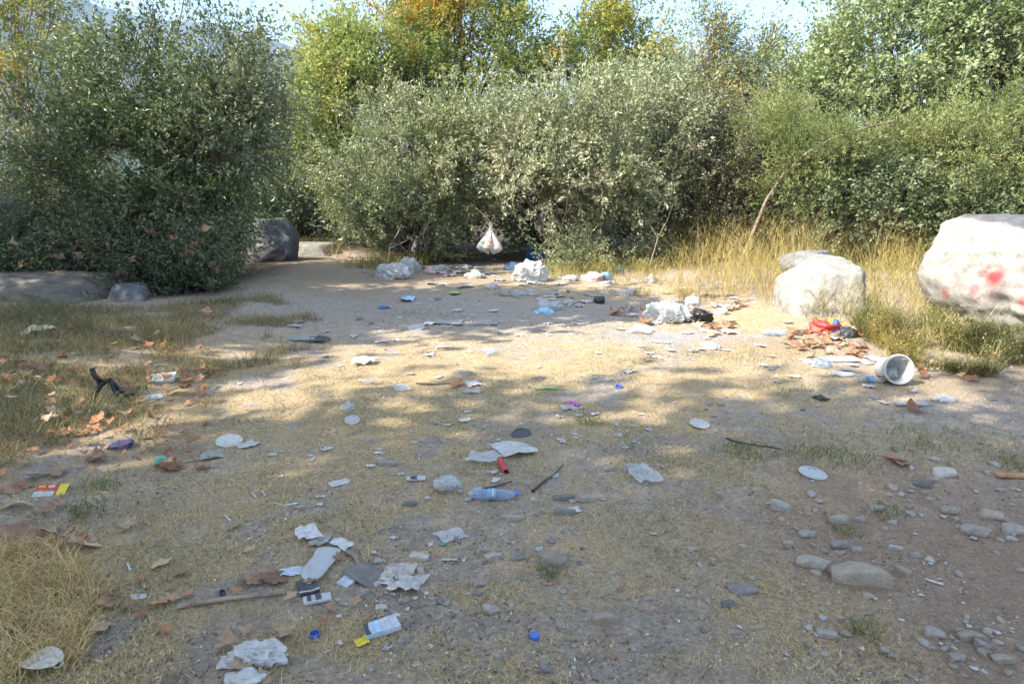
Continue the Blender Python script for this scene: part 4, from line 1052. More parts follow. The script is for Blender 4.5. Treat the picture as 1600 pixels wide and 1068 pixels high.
# ------------------------------------------------------------------ fallen plane leaves
def leaf_mesh(seed, curl):
    g = np.random.default_rng(seed)
    lobes = [(-2.25, 0.55), (-1.25, 0.86), (0.0, 1.0), (1.25, 0.86), (2.25, 0.55)]
    th, r = [], []
    for q, (a, l) in enumerate(lobes):
        l *= g.uniform(0.85, 1.1)
        for da, rr in ((-0.55, 0.62), (-0.38, 0.78), (-0.24, 0.80), (-0.13, 0.92), (0, 1.0), (0.13, 0.92), (0.24, 0.80), (0.38, 0.78)):
            th.append(a + da * (1 if abs(a) < 2 else 0.8)); r.append(l * rr * g.uniform(0.93, 1.07))
    th += [2.7, 3.14, 3.58]; r += [0.30, 0.08, 0.30]
    th, r = np.array(th), np.array(r)
    rings = []
    for f in (0.35, 0.7, 1.0): rings.append(np.stack([np.sin(th) * r * f, np.cos(th) * r * f], 1))
    XY = np.concatenate([[(0, 0)]] + rings); m_ = len(th)
    d = np.hypot(XY[:, 0], XY[:, 1])
    ax = g.uniform(0, math.pi)
    u = XY[:, 0] * math.cos(ax) + XY[:, 1] * math.sin(ax)
    z = curl * (0.55 * u ** 2 + 0.30 * d ** 2 * np.sin(3 * np.arctan2(XY[:, 0], XY[:, 1]) + seed)) + 0.16 * (fbm(np.stack([XY[:, 0] * 3, XY[:, 1] * 3, 0 * d + seed], 1), seed, 2) - 0.5)
    Vv = np.stack([XY[:, 0] * (1 - 0.25 * curl * d), XY[:, 1] * (1 - 0.15 * curl * d), z - z.min()], 1) * 0.5
    F = []
    for q in range(m_):
        q2 = (q + 1) % m_
        F.append((0, 1 + q, 1 + q2))
        for k_ in (0, 1):
            a, b = 1 + k_ * m_, 1 + (k_ + 1) * m_
            F += [(a + q, b + q, b + q2), (a + q, b + q2, a + q2)]
    # petiole
    P0, Fp = tube(np.array([(0, -0.02, Vv[0, 2]), (0.02, -0.28, Vv[0, 2] * 0.6 + 0.01), (0.06, -0.55, 0.01)]), [0.012, 0.010, 0.012], 3)
    Fp = np.concatenate([Fp[:, [0, 1, 2]], Fp[:, [0, 2, 3]]])
    return np.concatenate([Vv, P0]), np.concatenate([np.array(F), Fp + len(Vv)])

def fallen_mat(name, a, b):
    m, nt, out = new_mat(name)
    v = objco(nt); oi = N(nt, 'ObjectInfo')
    c = mixc(nt, ramp(nt, noise(nt, 7, 5, v), [(0.35, 0), (0.65, 1)]), a, b)
    c = mixc(nt, 1.0, c, ramp(nt, oi.outputs['Random'], [(0, 0.65), (1, 1.3)]), 'MULTIPLY')
    w = N(nt, 'TexWave', wave_type='BANDS'); w.inputs['Scale'].default_value = 4; w.inputs['Distortion'].default_value = 5; nt.links.new(v, w.inputs['Vector'])
    p = pbsdf(nt, out, c, 0.65, 0.25, bump(nt, w.outputs[1], 0.25, 0.02))
    t = N(nt, 'BsdfTranslucent'); nt.links.new(c, t.inputs[0])
    mx = N(nt, 'MixShader'); mx.inputs[0].default_value = 0.2
    nt.links.new(p.outputs[0], mx.inputs[1]); nt.links.new(t.outputs[0], mx.inputs[2]); nt.links.new(mx.outputs[0], out.inputs[0])
    return m
FM = [fallen_mat('fallen_leaf_brown', (0.27, 0.15, 0.095), (0.42, 0.25, 0.16)), fallen_mat('fallen_leaf_tan', (0.42, 0.28, 0.17), (0.56, 0.40, 0.26)), fallen_mat('fallen_leaf_rust', (0.36, 0.16, 0.08), (0.50, 0.25, 0.13))]
LM = []
for q in range(9):
    Vv, F = leaf_mesh(600 + q, (0.22, 0.5, 0.85)[q % 3])
    for fm in FM: LM.append(mesh_np('plane_leaf', Vv, F, fm, None, True))

def fallen(px, py, wpx, label, group, v=None, rot=None, tilt=0.35, lift=0.0):
    c = G(px, py); s = wpx * mpp(c)
    s = min(max(s * 1.45, 0.06), 0.30)
    o = link('plane_leaf', LM[gR.integers(0, len(LM)) if v is None else v], loc=(c[0], c[1], c[2] + 0.012 + lift), rot=(gR.uniform(-tilt, tilt), gR.uniform(-tilt, tilt), gR.uniform(0, 6.28) if rot is None else rot), scale=(s, s, s))
    return tag(o, label, 'leaf', group)

for (px, py, w, v, lab) in (
    (22, 762, 46, 0, 'large brown plane leaf upright in the grass at the left edge'), (95, 738, 40, 1, 'tan plane leaf behind the red and yellow wrapper'), (20, 792, 26, 4, 'small tan leaf below the large brown leaf at the left edge'),
    (20, 845, 60, 3, 'broad rust-lit leaf at the left edge above the straw'), (62, 832, 46, 1, 'tan leaf overlapping the broad rust-lit leaf'), (10, 870, 34, 0, 'dull leaf below the broad rust-lit leaf'),
    (203, 826, 30, 7, 'curled brown leaf standing alone in the straw, left'), (125, 850, 34, 9, 'thin brown leaf at the end of the leaf heap on the left'),
    (14, 1020, 48, 4, 'long tan leaf at the lower left corner'), (30, 985, 30, 10, 'crisp tan leaf above the lower left corner leaf'),
    (390, 912, 40, 9, 'reddish leaf left one of the pair beside the dark pack'), (425, 912, 46, 0, 'reddish leaf right one of the pair beside the dark pack'),
    (168, 945, 34, 12, 'brown leaf left of the small white triangle of paper'), (255, 946, 34, 5, 'dark brown curled leaf at the left tip of the long stick'), (292, 930, 20, 2, 'small orange leaf above the tip of the long stick'),
    (160, 982, 36, 4, 'brown leaf below the small white triangle'), (350, 1010, 40, 7, 'tan curled leaf left of the crumpled tissue'), (450, 992, 40, 13, 'cupped tan leaf left of the blue cap'),
    (388, 990, 24, 16, 'pale tan leaf between the long stick and the cupped leaf'), (255, 885, 30, 1, 'pale leaf alone in the straw above the long stick'), (284, 900, 24, 4, 'small pale leaf right of the lone pale leaf'),
    (380, 1045, 40, 4, 'tan leaf under the crumpled tissue at the bottom edge'), (410, 1062, 40, 10, 'tan leaf cut by the bottom edge right of the white bag'),
    (275, 728, 46, 3, 'tan leaf right of the teal scrap'), (150, 722, 34, 12, 'brown leaf in the grass above the red and yellow wrapper'), (1395, 720, 34, 2, 'pair-like orange leaf alone on the right bare ground'), (1410, 724, 28, 9, 'brown leaf touching the orange leaf on the right'),
    (1425, 644, 34, 8, 'long rust leaf in front of the grey card strip'), (718, 602, 26, 2, 'orange-brown leaf beside the flat grey stone, middle distance'), (690, 770, 26, 1, 'tan leaf between the crushed cup and the bottle'),
    (367, 826, 20, 1, 'small tan leaf alone left of the white tissue shreds'), (160, 532, 30, 2, 'bright orange leaf standing in the bank grass'), (255, 545, 20, 8, 'orange leaf on the bank right of the bright one')):
    fallen(px, py, w, lab, 'single plane leaves', v, None, 0.3)
for n_, boxes, lab, grp, wr, lift in (
    (78, [(0, 500, 330, 620, 3), (130, 580, 330, 740, 4), (0, 570, 140, 680, 1.5)], 'dry leaf in the bank grass', 'leaves on the left bank', (13, 27), 0.09),
    (20, [(0, 700, 140, 860, 1), (60, 830, 140, 860, 1)], 'dry leaf in the left drift', 'leaves at the left edge', (16, 34), 0.02),
    (34, [(150, 860, 560, 1060, 2), (200, 700, 340, 740, 1), (0, 880, 150, 1060, 0.6)], 'small broken leaf on the straw', 'broken leaves at the lower left', (9, 20), 0.004),
    (34, [(960, 480, 1010, 512, 1), (1000, 490, 1100, 515, 1.2), (1100, 480, 1165, 530, 1.6)], 'brown leaf drifted by the bags', 'leaves round the white and black bags', (14, 24), 0.02),
    (56, [(1230, 505, 1360, 560, 4), (1380, 540, 1420, 560, .5), (1430, 570, 1530, 600, 1)], 'brown leaf in the drift', 'leaves below the white boulder', (13, 24), 0.02),
    (30, [(20, 350, 340, 450, 1)], 'brown leaf hung up in the brambles', 'leaves in the brambles', (12, 22), 0.35),
    (12, [(500, 400, 760, 420, 1), (760, 380, 860, 410, 1)], 'dry leaf under the shrubs', 'leaves under the middle shrubs', (10, 16), 0.01)):
    for (px, py) in scatter_px(n_, boxes, gR):
        if grp == 'leaves in the brambles':
            c = AT(px, py + 8, 7.95); s = 1.4 * gR.uniform(*wr) * mpp(c)
            tag(link('plane_leaf', LM[gR.integers(0, len(LM))], loc=tuple(c), rot=(gR.uniform(0.3, 1.2), gR.uniform(-.6, .6), gR.uniform(0, 6.28)), scale=(s, s, s)), lab + ', ' + near(px, py), 'leaf', grp)
        else:
            fallen(px, py, gR.uniform(*wr), lab + ', ' + near(px, py), grp, None, None, 0.4 if lift > 0.01 else 0.25, gR.uniform(0, lift))

# the many more leaves that melt into one mass in the left bank's grass and in the drift below the boulder
Vs_, Fs_, off = [], [], 0
for (px, py) in scatter_px(150, [(0, 500, 340, 620, 3), (100, 580, 330, 740, 3), (0, 570, 140, 720, 1.5), (1230, 510, 1360, 558, 1.5)], gR):
    me = LM[3 * int(gR.integers(0, 9))]
    q = np.zeros(len(me.vertices) * 3, np.float32); me.vertices.foreach_get('co', q); q = q.reshape(-1, 3)
    p0 = G(px, py); s = 1.3 * gR.uniform(11, 22) * mpp(p0)
    Rm = np.array(Euler((gR.uniform(-.5, .5), gR.uniform(-.5, .5), gR.uniform(0, 6.28))).to_matrix())
    f = np.zeros(len(me.polygons) * 3, np.int32); me.polygons.foreach_get('vertices', f)
    Vs_.append(q @ Rm.T * s + p0 + np.array((0, 0, 0.01 + 0.05 * gR.random()))); Fs_.append(f.reshape(-1, 3) + off); off += len(q)
o = link('leaf_litter', mesh_np('leaf_litter', np.concatenate(Vs_), np.concatenate(Fs_), FM[2], None, True)); o['kind'] = 'stuff'
tag(o, 'mass of brown fallen leaves matted into the bank grass and drift', 'leaf litter')

# ------------------------------------------------------------------ litter builders
def sheet_mesh(w, l, seed, amp=0.25, n=13, ragged=0.25, freq=2.2):
    u = np.linspace(-1, 1, n); U, W_ = np.meshgrid(u, u); U, W_ = U.ravel(), W_.ravel()
    a = np.arctan2(W_, U)
    k = 1 + ragged * 2.2 * (fbm(np.stack([np.cos(a) * 1.6 + seed, np.sin(a) * 1.6, 0 * a], 1), seed, 3) - 0.5)
    x, y = U * k * w / 2, W_ * k * l / 2
    m_ = min(w, l)
    q = np.stack([x / m_ * freq + seed, y / m_ * freq, 0 * x], 1)
    z = amp * m_ * (0.7 * (1 - np.abs(2 * vn(q, seed) - 1)) + 0.5 * ridged(q * 2.1, seed + 1, 2) + 0.5 * (fbm(q * 0.6, seed + 2, 2)))
    z -= z.min()
    z *= 0.55
    i = np.arange(n - 1)[:, None] * n; j = np.arange(n - 1)[None]
    return np.stack([x, y, z], 1), np.stack([i + j, i + j + 1, i + n + j + 1, i + n + j], 2).reshape(-1, 4)

def groundsize(px, py, wpx, hpx):
    c = G(px, py); s = mpp(c)
    dep = math.atan2(CAM[2] - c[2], math.hypot(c[0], c[1]))
    return c, wpx * s, max(0.012, hpx * s / max(0.12, math.sin(dep)))

def sheet(name, px, py, wpx, hpx, mat, label, cat, rot=0.0, amp=0.22, group=None, seed=None, ragged=0.25, thick=0.0):
    c, w, l = groundsize(px, py, wpx, hpx)
    l = min(l, w * 1.6)
    seed = int(px * 3 + py * 7) if seed is None else seed
    V_, F_ = sheet_mesh(w, l, seed, amp, 13, ragged)
    o = link(name, mesh_np(name, V_, F_, mat, None, amp < 0.12), loc=(c[0], c[1], c[2] + 0.003), rot=(0, 0, rot))
    return tag(o, label, cat, group)

def lump_mesh(dims, seed, sub=4, fold=0.35, flat=True):
    D, F = ico(sub)
    r = 1 + fold * 1.6 * (fbm(D * 1.5 + seed, seed, 2) - 0.5) + fold * 0.9 * (ridged(D * 2.6 + seed, seed + 2, 3) - 0.72) + fold * 0.25 * (ridged(D * 8, seed + 5, 2) - 0.7)
    Vv = D * r[:, None] * np.asarray(dims)
    if flat: Vv[:, 2] = np.where(Vv[:, 2] < -0.3 * dims[2], -0.3 * dims[2] + 0.12 * (Vv[:, 2] + 0.3 * dims[2]), Vv[:, 2])
    return Vv, F

def lump(name, px, py, wpx, hpx, mat, label, cat, group=None, fold=0.4, seed=None, depth=0.8, sub=3, lift=0.0):
    c = G(px, py); s = mpp(c); dims = (wpx * s / 2, wpx * s / 2 * depth, hpx * s / 1.35)
    seed = int(px + py * 5) if seed is None else seed
    V_, F_ = lump_mesh(dims, seed, sub, fold)
    o = link(name, mesh_np(name, V_, F_, mat, None, True), loc=(c[0], c[1] + dims[1] * 0.6, c[2] + 0.30 * dims[2] + lift))
    return tag(o, label, cat, group)

def box_mesh(w, l, h, bev=0.0):
    x, y = w / 2, l / 2
    Vv = np.array([(-x, -y, 0), (x, -y, 0), (x, y, 0), (-x, y, 0), (-x + bev, -y + bev, h), (x - bev, -y + bev, h), (x - bev, y - bev, h), (-x + bev, y - bev, h)], float)
    return Vv, np.array([(0, 3, 2, 1), (4, 5, 6, 7), (0, 1, 5, 4), (1, 2, 6, 5), (2, 3, 7, 6), (3, 0, 4, 7)])

def warp(Vv, amp, seed, freq):
    g = np.stack([vn(Vv * freq + q * 13.1, seed + q) - 0.5 for q in range(3)], 1)
    return Vv + g * amp

def grid_box(w, l, h, seed, n=10, crush=0.25):  # crushed card box, subdivided
    u = np.linspace(-0.5, 0.5, n); U, W_ = np.meshgrid(u, u); U, W_ = U.ravel(), W_.ravel()
    t = np.stack([U * w, W_ * l, np.full(len(U), h)], 1); b = np.stack([U * w, W_ * l, np.zeros(len(U))], 1)
    q = t * (3.0 / max(w, l))
    t[:, 2] *= 1 - crush * 1.6 * (ridged(np.stack([q[:, 0] + seed, q[:, 1], 0 * U], 1), seed, 3) - 0.3)
    t[:, :2] += h * 0.4 * (np.stack([vn(q + 3, seed), vn(q + 8, seed)], 1) - 0.5); b[:, :2] = t[:, :2]
    Vv = np.concatenate([t, b])
    i = np.arange(n - 1)[:, None] * n; j = np.arange(n - 1)[None]
    Fq_ = np.stack([i + j, i + j + 1, i + n + j + 1, i + n + j], 2).reshape(-1, 4)
    rim = [k for k in range(n)] + [k * n + n - 1 for k in range(1, n)] + [n * n - 1 - k for k in range(1, n)] + [(n - 1 - k) * n for k in range(1, n - 1)]
    side = [(rim[k], rim[k - 1], rim[k - 1] + n * n, rim[k] + n * n) for k in range(len(rim))]
    return Vv, np.concatenate([Fq_, Fq_[:, ::-1] + n * n, np.array(side)]), (u, t.reshape(n, n, 3))

def pack(name, px, py, w, l, h, rot, mat, bands, label, cat='carton', crush=0.3, seed=3, tilt=(0, 0), group=None):
    """crushed carton of size w x l x h metres; bands: (from, to, material) stripes across its length on the top face"""
    c = G(px, py)
    root = empty(name, label, cat, (c[0], c[1], c[2] + 0.004), (tilt[0], tilt[1], rot), group)
    n = 15
    V_, F_, (u, T) = grid_box(w, l, h, seed, n, crush)
    link('box', mesh_np('box', V_, F_, mat), root)
    for (a, b, x0, x1, mt) in bands:
        ja, jb = int(round(a * (n - 1))), max(int(round(a * (n - 1))) + 1, int(round(b * (n - 1))))
        ia, ib = int(round(x0 * (n - 1))), max(int(round(x0 * (n - 1))) + 1, int(round(x1 * (n - 1))))
        Q = T[ia:ib + 1, ja:jb + 1].copy(); Q[..., 2] += 0.0012
        ny_, nx_ = Q.shape[:2]
        i = np.arange(ny_ - 1)[:, None] * nx_; j = np.arange(nx_ - 1)[None]
        link('printed_band', mesh_np('printed_band', Q.reshape(-1, 3), np.stack([i + j, i + j + 1, i + nx_ + j + 1, i + nx_ + j], 2).reshape(-1, 4), mt), root)
    return root

BOT = [(0.0, 0.0), (0.028, 0.0), (0.0315, 0.006), (0.032, 0.02), (0.0305, 0.026), (0.032, 0.032), (0.032, 0.055), (0.0305, 0.060), (0.032, 0.066), (0.032, 0.118), (0.0305, 0.124), (0.032, 0.130), (0.031, 0.146), (0.026, 0.165), (0.018, 0.180), (0.0128, 0.188), (0.0128, 0.196), (0.0118, 0.198)]
def bottle(px, py, length, rotz, label, crush=0.55, cap=True, lab=True, mat=None, cap_mat=None, lab_mat=None, seed=1, dent=0.012, stripe=None):
    c = G(px, py); k = length / 0.215
    root = empty('plastic_bottle', label, 'bottle', (c[0], c[1], c[2] + 0.003), (0, 0, rotz), 'discarded plastic bottles')
    def put(nm, prof, mt, grow=0.0, parent=root, seg=20):
        V_, F_ = lathe([(r_ + grow if r_ > 0 else 0.0, z_) for r_, z_ in prof], seg)
        V_ = np.stack([V_[:, 2] - 0.1, V_[:, 0], V_[:, 1] * crush], 1)
        d = np.stack([vn(np.stack([V_[:, 0] * 26, V_[:, 1] * 26, V_[:, 2] * 10], 1) + seed + q * 7, seed + q) - 0.5 for q in range(3)], 1)
        V_ = V_ + d * dent * 1.5 * np.array((0.4, 1, 1)); V_[:, 2] += 0.032 * crush
        return link(nm, mesh_np(nm, V_ * k, F_, mt, None, True), parent)
    put('body', BOT, mat or M_CLEAR)
    lb = None
    if lab: lb = put('label_band', [(0.0322, 0.072), (0.0322, 0.090), (0.0322, 0.112)], lab_mat or M_PALEBLUE, 0.0012)
    if stripe: put('label_stripe', [(0.0322, 0.092), (0.0322, 0.102)], stripe, 0.0022, lb)
    if cap: put('cap', [(0.0, 0.212), (0.0145, 0.212), (0.0148, 0.210), (0.0148, 0.196), (0.0140, 0.194)], cap_mat or M_BLUE, 0.0)
    return root

def cap(px, py, dia, mat, label, up=True):
    c = G(px, py); r_ = dia / 2
    prof = [(0, 0), (r_, 0), (r_, 0.014), (r_ * 0.88, 0.0145), (r_ * 0.86, 0.003), (0, 0.0025)] if up else [(r_ * 0.86, 0), (r_, 0), (r_, 0.012), (r_ * 0.92, 0.014), (0, 0.0145)]
    V_, F_ = lathe(prof, 28)
    ang = np.arctan2(V_[:, 1], V_[:, 0])
    rr_ = np.hypot(V_[:, 0], V_[:, 1]); k = np.where(rr_ > r_ * 0.97, 1 + 0.03 * np.cos(ang * 14), 1.0)
    V_[:, 0] *= k; V_[:, 1] *= k
    o = link('bottle_cap', mesh_np('bottle_cap', V_, F_, mat), loc=(c[0], c[1], c[2] - 0.001), rot=(0.12, -0.05, 0.3))
    return tag(o, label, 'bottle cap', 'loose bottle caps')

def disc(name, px, py, dia, mat, label, tilt=(0.1, 0.05), dish=0.004, group=None, seed=1):
    c = G(px, py); r_ = dia / 2
    V_, F_ = lathe([(0, 0.001), (r_ * 0.5, 0.001), (r_ * 0.8, 0.0015), (r_ * 0.86, dish), (r_ * 0.94, dish), (r_, dish * 0.4), (r_ * 0.99, dish * 0.2), (r_ * 0.8, -0.0005), (0, -0.001)], 28)
    V_ = warp(V_, 0.05 * dia, seed, 1.2 / dia)
    return tag(link(name, mesh_np(name, V_, F_, mat, None, True), loc=(c[0], c[1], c[2] + 0.006), rot=(tilt[0], tilt[1], 0)), label, 'lid', group)

def stick(px_pts, r0, r1, label, mat=None, group='sticks on the ground', name='stick', lift=0.004):
    pts = np.array([G(a, b) for a, b in px_pts]); pts[:, 2] += lift + r0 * 0.7
    t = np.linspace(0, 1, len(pts)); tt = np.linspace(0, 1, len(pts) * 5 - 4)
    P_ = np.stack([np.interp(tt, t, pts[:, q]) for q in range(3)], 1)
    P_[1:-1] = (P_[:-2] + 2 * P_[1:-1] + P_[2:]) / 4; P_[1:-1] = (P_[:-2] + 2 * P_[1:-1] + P_[2:]) / 4
    P_[:, 2] = np.maximum(P_[:, 2], Hn(P_[:, 0], P_[:, 1]) + r1 * 0.6)
    P_ = P_ + 0.3 * r0 * (np.random.default_rng(int(px_pts[0][0])).random(P_.shape) - 0.5)
    V_, F_ = tube(P_, np.linspace(r0, r1, len(P_)), 6)
    return tag(link(name, mesh_np(name, V_, F_, mat or M_BARK_PALE, None, True)), label, 'stick', group)

# ------------------------------------------------------------------ foreground litter, left to right
def foil_mask():
    c = G(66, 1040); w = 0.12
    root = empty('folded_face_mask', 'folded whitish face mask with pleats, lower left corner', 'face mask', (c[0], c[1], c[2] + 0.012), (0.1, -0.12, -0.35))
    n = 19; u = np.linspace(-1, 1, n); U, W_ = np.meshgrid(u, u); U, W_ = U.ravel(), W_.ravel()
    hh = np.sqrt(np.clip(1 - 0.85 * U ** 2, 0, 1))
    z = 0.012 * (1 - U ** 2) + 0.006 * np.abs(((W_ + 1) * 2.0) % 1 - 0.5) + 0.004 * fbm(np.stack([U * 3, W_ * 3, 0 * U], 1), 4, 2)
    V_ = np.stack([U * w / 2, W_ * hh * 0.042 + 0.006 * U ** 2, z], 1)
    i = np.arange(n - 1)[:, None] * n; j = np.arange(n - 1)[None]
    link('cloth', mesh_np('cloth', V_, np.stack([i + j, i + j + 1, i + n + j + 1, i + n + j], 2).reshape(-1, 4), M_PAPER, None, True), root)
    t = np.linspace(0, math.pi, 10)
    for s_ in (-1, 1):
        V_, F_ = tube(np.stack([s_ * (w / 2 + 0.02 * np.sin(t)), 0.012 * np.cos(t), 0.002 + 0 * t], 1), 0.0014, 5)
        link('ear_loop', mesh_np('ear_loop', V_, F_, M_PAPER, None, True), root)
foil_mask()

pack('snack_wrapper', 80, 768, 0.125, 0.075, 0.006, 0.22, M_RED, [(0.0, 0.62, 0.0, 0.45, M_PAPER), (0.68, 1.0, 0.0, 1.0, M_YELLOW), (0.06, 0.6, 0.52, 0.6, M_ORANGE), (0.1, 0.3, 0.7, 0.9, M_ORANGE), (0.36, 0.6, 0.7, 0.92, M_PINK)], 'flat red, white and yellow wrapper leaning in the left grass', 'wrapper', 0.5, 5, (0.35, 0.05))
sheet('paper_scrap', 215, 933, 24, 8, M_PAPER, 'small white triangle of paper in the straw, left', 'paper', 0.2, 0.12)
stick([(278, 952), (320, 945), (365, 938), (410, 934), (452, 929)], 0.009, 0.005, 'long thin grey stick left of the dark pack')
# flattened bottle lying with its neck towards the viewer
bottle(499, 886, 0.235, -1.66, 'flattened clear bottle pointing its neck towards the viewer', 0.22, False, False, M_FILM, seed=4, dent=0.005).scale = (1, 1.25, 1)
pack('carton', 481, 920, 0.062, 0.085, 0.012, 0.45, M_DARK, [(0.0, 1.0, 0.06, 0.14, M_PAPER), (0.5, 0.75, 0.55, 0.72, M_PAPER)], 'dark crushed pack with a white stripe beside the flattened bottle', 'carton', 0.35, 7, group='crushed cartons')
pack('carton', 496, 938, 0.085, 0.042, 0.008, 0.35, M_PAPER, [(0.12, 0.3, 0.2, 1.0, M_DARK), (0.42, 0.62, 0.2, 1.0, M_DARK), (0.75, 0.8, 0.0, 1.0, M_SILVER)], 'white card with black bars in front of the dark crushed pack', 'carton', 0.2, 9, group='crushed cartons')
sheet('foil_scrap', 455, 895, 38, 12, M_SILVER, 'crinkled silver foil above the dark crushed pack', 'foil', 0.2, 0.4)
pack('carton', 547, 908, 0.045, 0.085, 0.014, -0.5, M_SILVER, [(0.0, 1.0, 0.0, 0.2, M_PAPER), (0.1, 0.9, 0.5, 0.62, M_PAPER), (0.1, 0.9, 0.75, 0.85, M_GREYCARD)], 'small crushed grey pack lying on the flat dark slate', 'carton', 0.4, 11, (0.1, 0.1), group='crushed cartons')
stick([(541, 866), (552, 870), (560, 882), (561, 896)], 0.010, 0.008, 'short bent grey stick above the crushed grey pack', M_BARK_PALE)
pack('carton', 597, 984, 0.10, 0.062, 0.017, 0.45, M_SILVER, [(0.32, 0.44, 0.0, 1.0, M_PALEBLUE), (0.5, 0.56, 0.1, 0.9, M_PAPER), (0.66, 0.72, 0.1, 0.9, M_PAPER), (0.8, 0.86, 0.1, 0.9, M_PAPER), (0.0, 0.16, 0.0, 1.0, M_DARK)], 'silver-blue crushed carton with torn dark end, lower centre left', 'carton', 0.3, 13, (0.0, -0.06), group='crushed cartons')
sheet('yellow_scrap', 565, 1005, 20, 12, M_YELLOW, 'bright yellow scrap below the silver-blue carton', 'plastic scrap', 0.5, 0.5)
cap(492, 994, 0.029, M_BLUE, 'blue bottle cap lying open side up, lower left of centre')
cap(835, 996, 0.028, M_BLUE, 'blue bottle cap lying flat at the bottom centre', False)
cap(768, 769, 0.029, M_BLUE, 'blue bottle cap just behind the blue-capped bottle', False)
lump('crumpled_tissue', 400, 1040, 76, 24, M_PAPER, 'crumpled white tissue with folds near the bottom left', 'tissue', 'tissues and rags', 0.8, 3, 0.55, 5)
sheet('crumpled_tissue', 375, 1036, 60, 16, M_PAPER, 'flat edge of torn white tissue lying left of the folded tissue', 'tissue', 0.1, 0.35, 'tissues and rags')
lump('white_bag', 380, 1072, 66, 16, M_WBAG, 'whitish bag with dark end cut by the bottom edge', 'bag', None, 0.6, 8, 0.6, 4)
sheet('dark_scrap', 400, 1056, 26, 12, M_DARK, 'dark blue-black scrap on the bag at the bottom edge', 'plastic scrap', -0.4, 0.3)
for (px, py, w, h, lab, sd) in ((626, 898, 44, 22, 'upper piece of the tattered whitish tissue strings', 3), (612, 912, 40, 14, 'left piece of the tattered whitish tissue strings', 5), (640, 915, 44, 24, 'lower piece of the tattered whitish tissue strings', 9)):
    sheet('tattered_tissue', px, py, w, h, M_DIRTY, lab, 'tissue', sd * 0.5, 0.6, 'tissues and rags', sd, 0.75)
sheet('tissue_shred', 480, 835, 34, 18, M_PAPER, 'white tissue shred above the flattened bottle', 'tissue', 0.5, 0.35, 'tissues and rags')
sheet('tissue_shred', 500, 846, 30, 14, M_DIRTY, 'dull tissue shred between two white shreds above the bottle', 'tissue', 0.2, 0.4, 'tissues and rags')
sheet('tissue_shred', 535, 852, 22, 20, M_PAPER, 'white torn card upright right of the tissue shreds', 'tissue', 0.9, 0.45, 'tissues and rags')
sheet('paper_scrap', 530, 755, 30, 8, M_PAPER, 'curved white strip of plastic in the straw, left of centre', 'paper', 0.6, 0.1)
# blue-capped bottle group
bottle(772, 780, 0.205, -0.06, 'clear bottle with blue cap and light blue label, middle of the clearing', 0.7, True, True, M_BLUECLEAR, M_BLUE, M_SKYBLUE, 2, 0.009, M_PAPER)
def tube_cartridge():
    c = G(785, 734)
    root = empty('red_cartridge', 'short red plastic tube standing out by the white newspaper', 'plastic tube', (c[0], c[1], c[2] + 0.016), (0, 0, 0))
    pts = np.array([(-0.012, 0.07, 0.004), (-0.006, 0.035, 0.002), (0.002, 0, 0), (0.012, -0.04, -0.003), (0.017, -0.06, -0.004)])
    Vo, Fo = tube(pts, 0.0155, 16); Vi, Fi = tube(pts, 0.0135, 16)
    Fr = [(q + 64, (q + 1) % 16 + 64, 80 + 64 + (q + 1) % 16, 80 + 64 + q) for q in range(16)]
    link('shell', mesh_np('shell', np.concatenate([Vo, Vi]), np.concatenate([Fo, Fi[:, ::-1] + 80, np.array(Fr)]), M_RED, None, True), root)
    V_, F_ = lathe([(0, 0), (0.0162, 0), (0.0165, 0.004), (0.016, 0.008), (0.0, 0.008)], 16)
    link('base_cap', mesh_np('base_cap', np.stack([V_[:, 0] - 0.012, 0.076 - V_[:, 2], V_[:, 1] + 0.004], 1), F_, M_RED, None, True), root)
tube_cartridge()
sheet('newspaper', 802, 704, 60, 20, M_PAPER, 'white crumpled newspaper sheet behind the red tube', 'paper', 0.35, 0.22, None, 12, 0.3)
sheet('clear_film', 758, 718, 52, 18, M_FILM, 'clear crinkled film joined to the left of the newspaper', 'plastic film', -0.2, 0.45, 'clear film scraps')
lump('crushed_cup', 700, 768, 40, 22, M_FILM, 'crushed cloudy plastic cup left of the blue-capped bottle', 'cup', None, 0.6, 6, 0.7, 4)
sheet('cup_paper', 696, 755, 36, 14, M_PAPER, 'white paper flap over the crushed cloudy cup', 'paper', 0.2, 0.25)
pack('silver_wrapper', 650, 749, 0.085, 0.04, 0.008, 0.1, M_SILVER, [(0.2, 0.55, 0.1, 0.9, M_DARK), (0.6, 0.9, 0.2, 0.8, M_PAPER)], 'silver-grey flat wrapper left of the crushed cup', 'wrapper', 0.5, 21)
lump('crumpled_tissue', 742, 776, 18, 14, M_PAPER, 'white tissue ball at the butt of the blue-capped bottle', 'tissue', 'tissues and rags', 0.8, 5, 0.8)
stick([(752, 767), (775, 762), (800, 754)], 0.006, 0.003, 'thin twig behind the blue-capped bottle', M_BARK)
stick([(832, 770), (848, 756), (868, 742), (880, 728)], 0.007, 0.003, 'brown twig slanting right of the blue-capped bottle', M_BARK)
sheet('paper_scrap', 890, 798, 32, 8, M_PAPER, 'white paper scrap behind the flat dark grey stone', 'paper', 0.25, 0.15)
sheet('clear_film', 705, 838, 42, 18, M_FILM, 'clear film with a teal edge below the blue-capped bottle', 'plastic film', 0.5, 0.4, 'clear film scraps')
sheet('green_scrap', 692, 850, 10, 6, M_GREEN, 'tiny teal scrap at the clear film below the bottle', 'plastic scrap', 0.3, 0.3)
sheet('clear_film', 1005, 745, 40, 24, M_FILM, 'clear film stretched over the pale lump of stone', 'plastic film', 0.2, 0.5, 'clear film scraps')
disc('plastic_disc', 1270, 741, 0.125, M_FILM, 'round clear plastic lid lying flat on the right', (0.12, 0.1))  # discarded lid, modelled as a dished disc
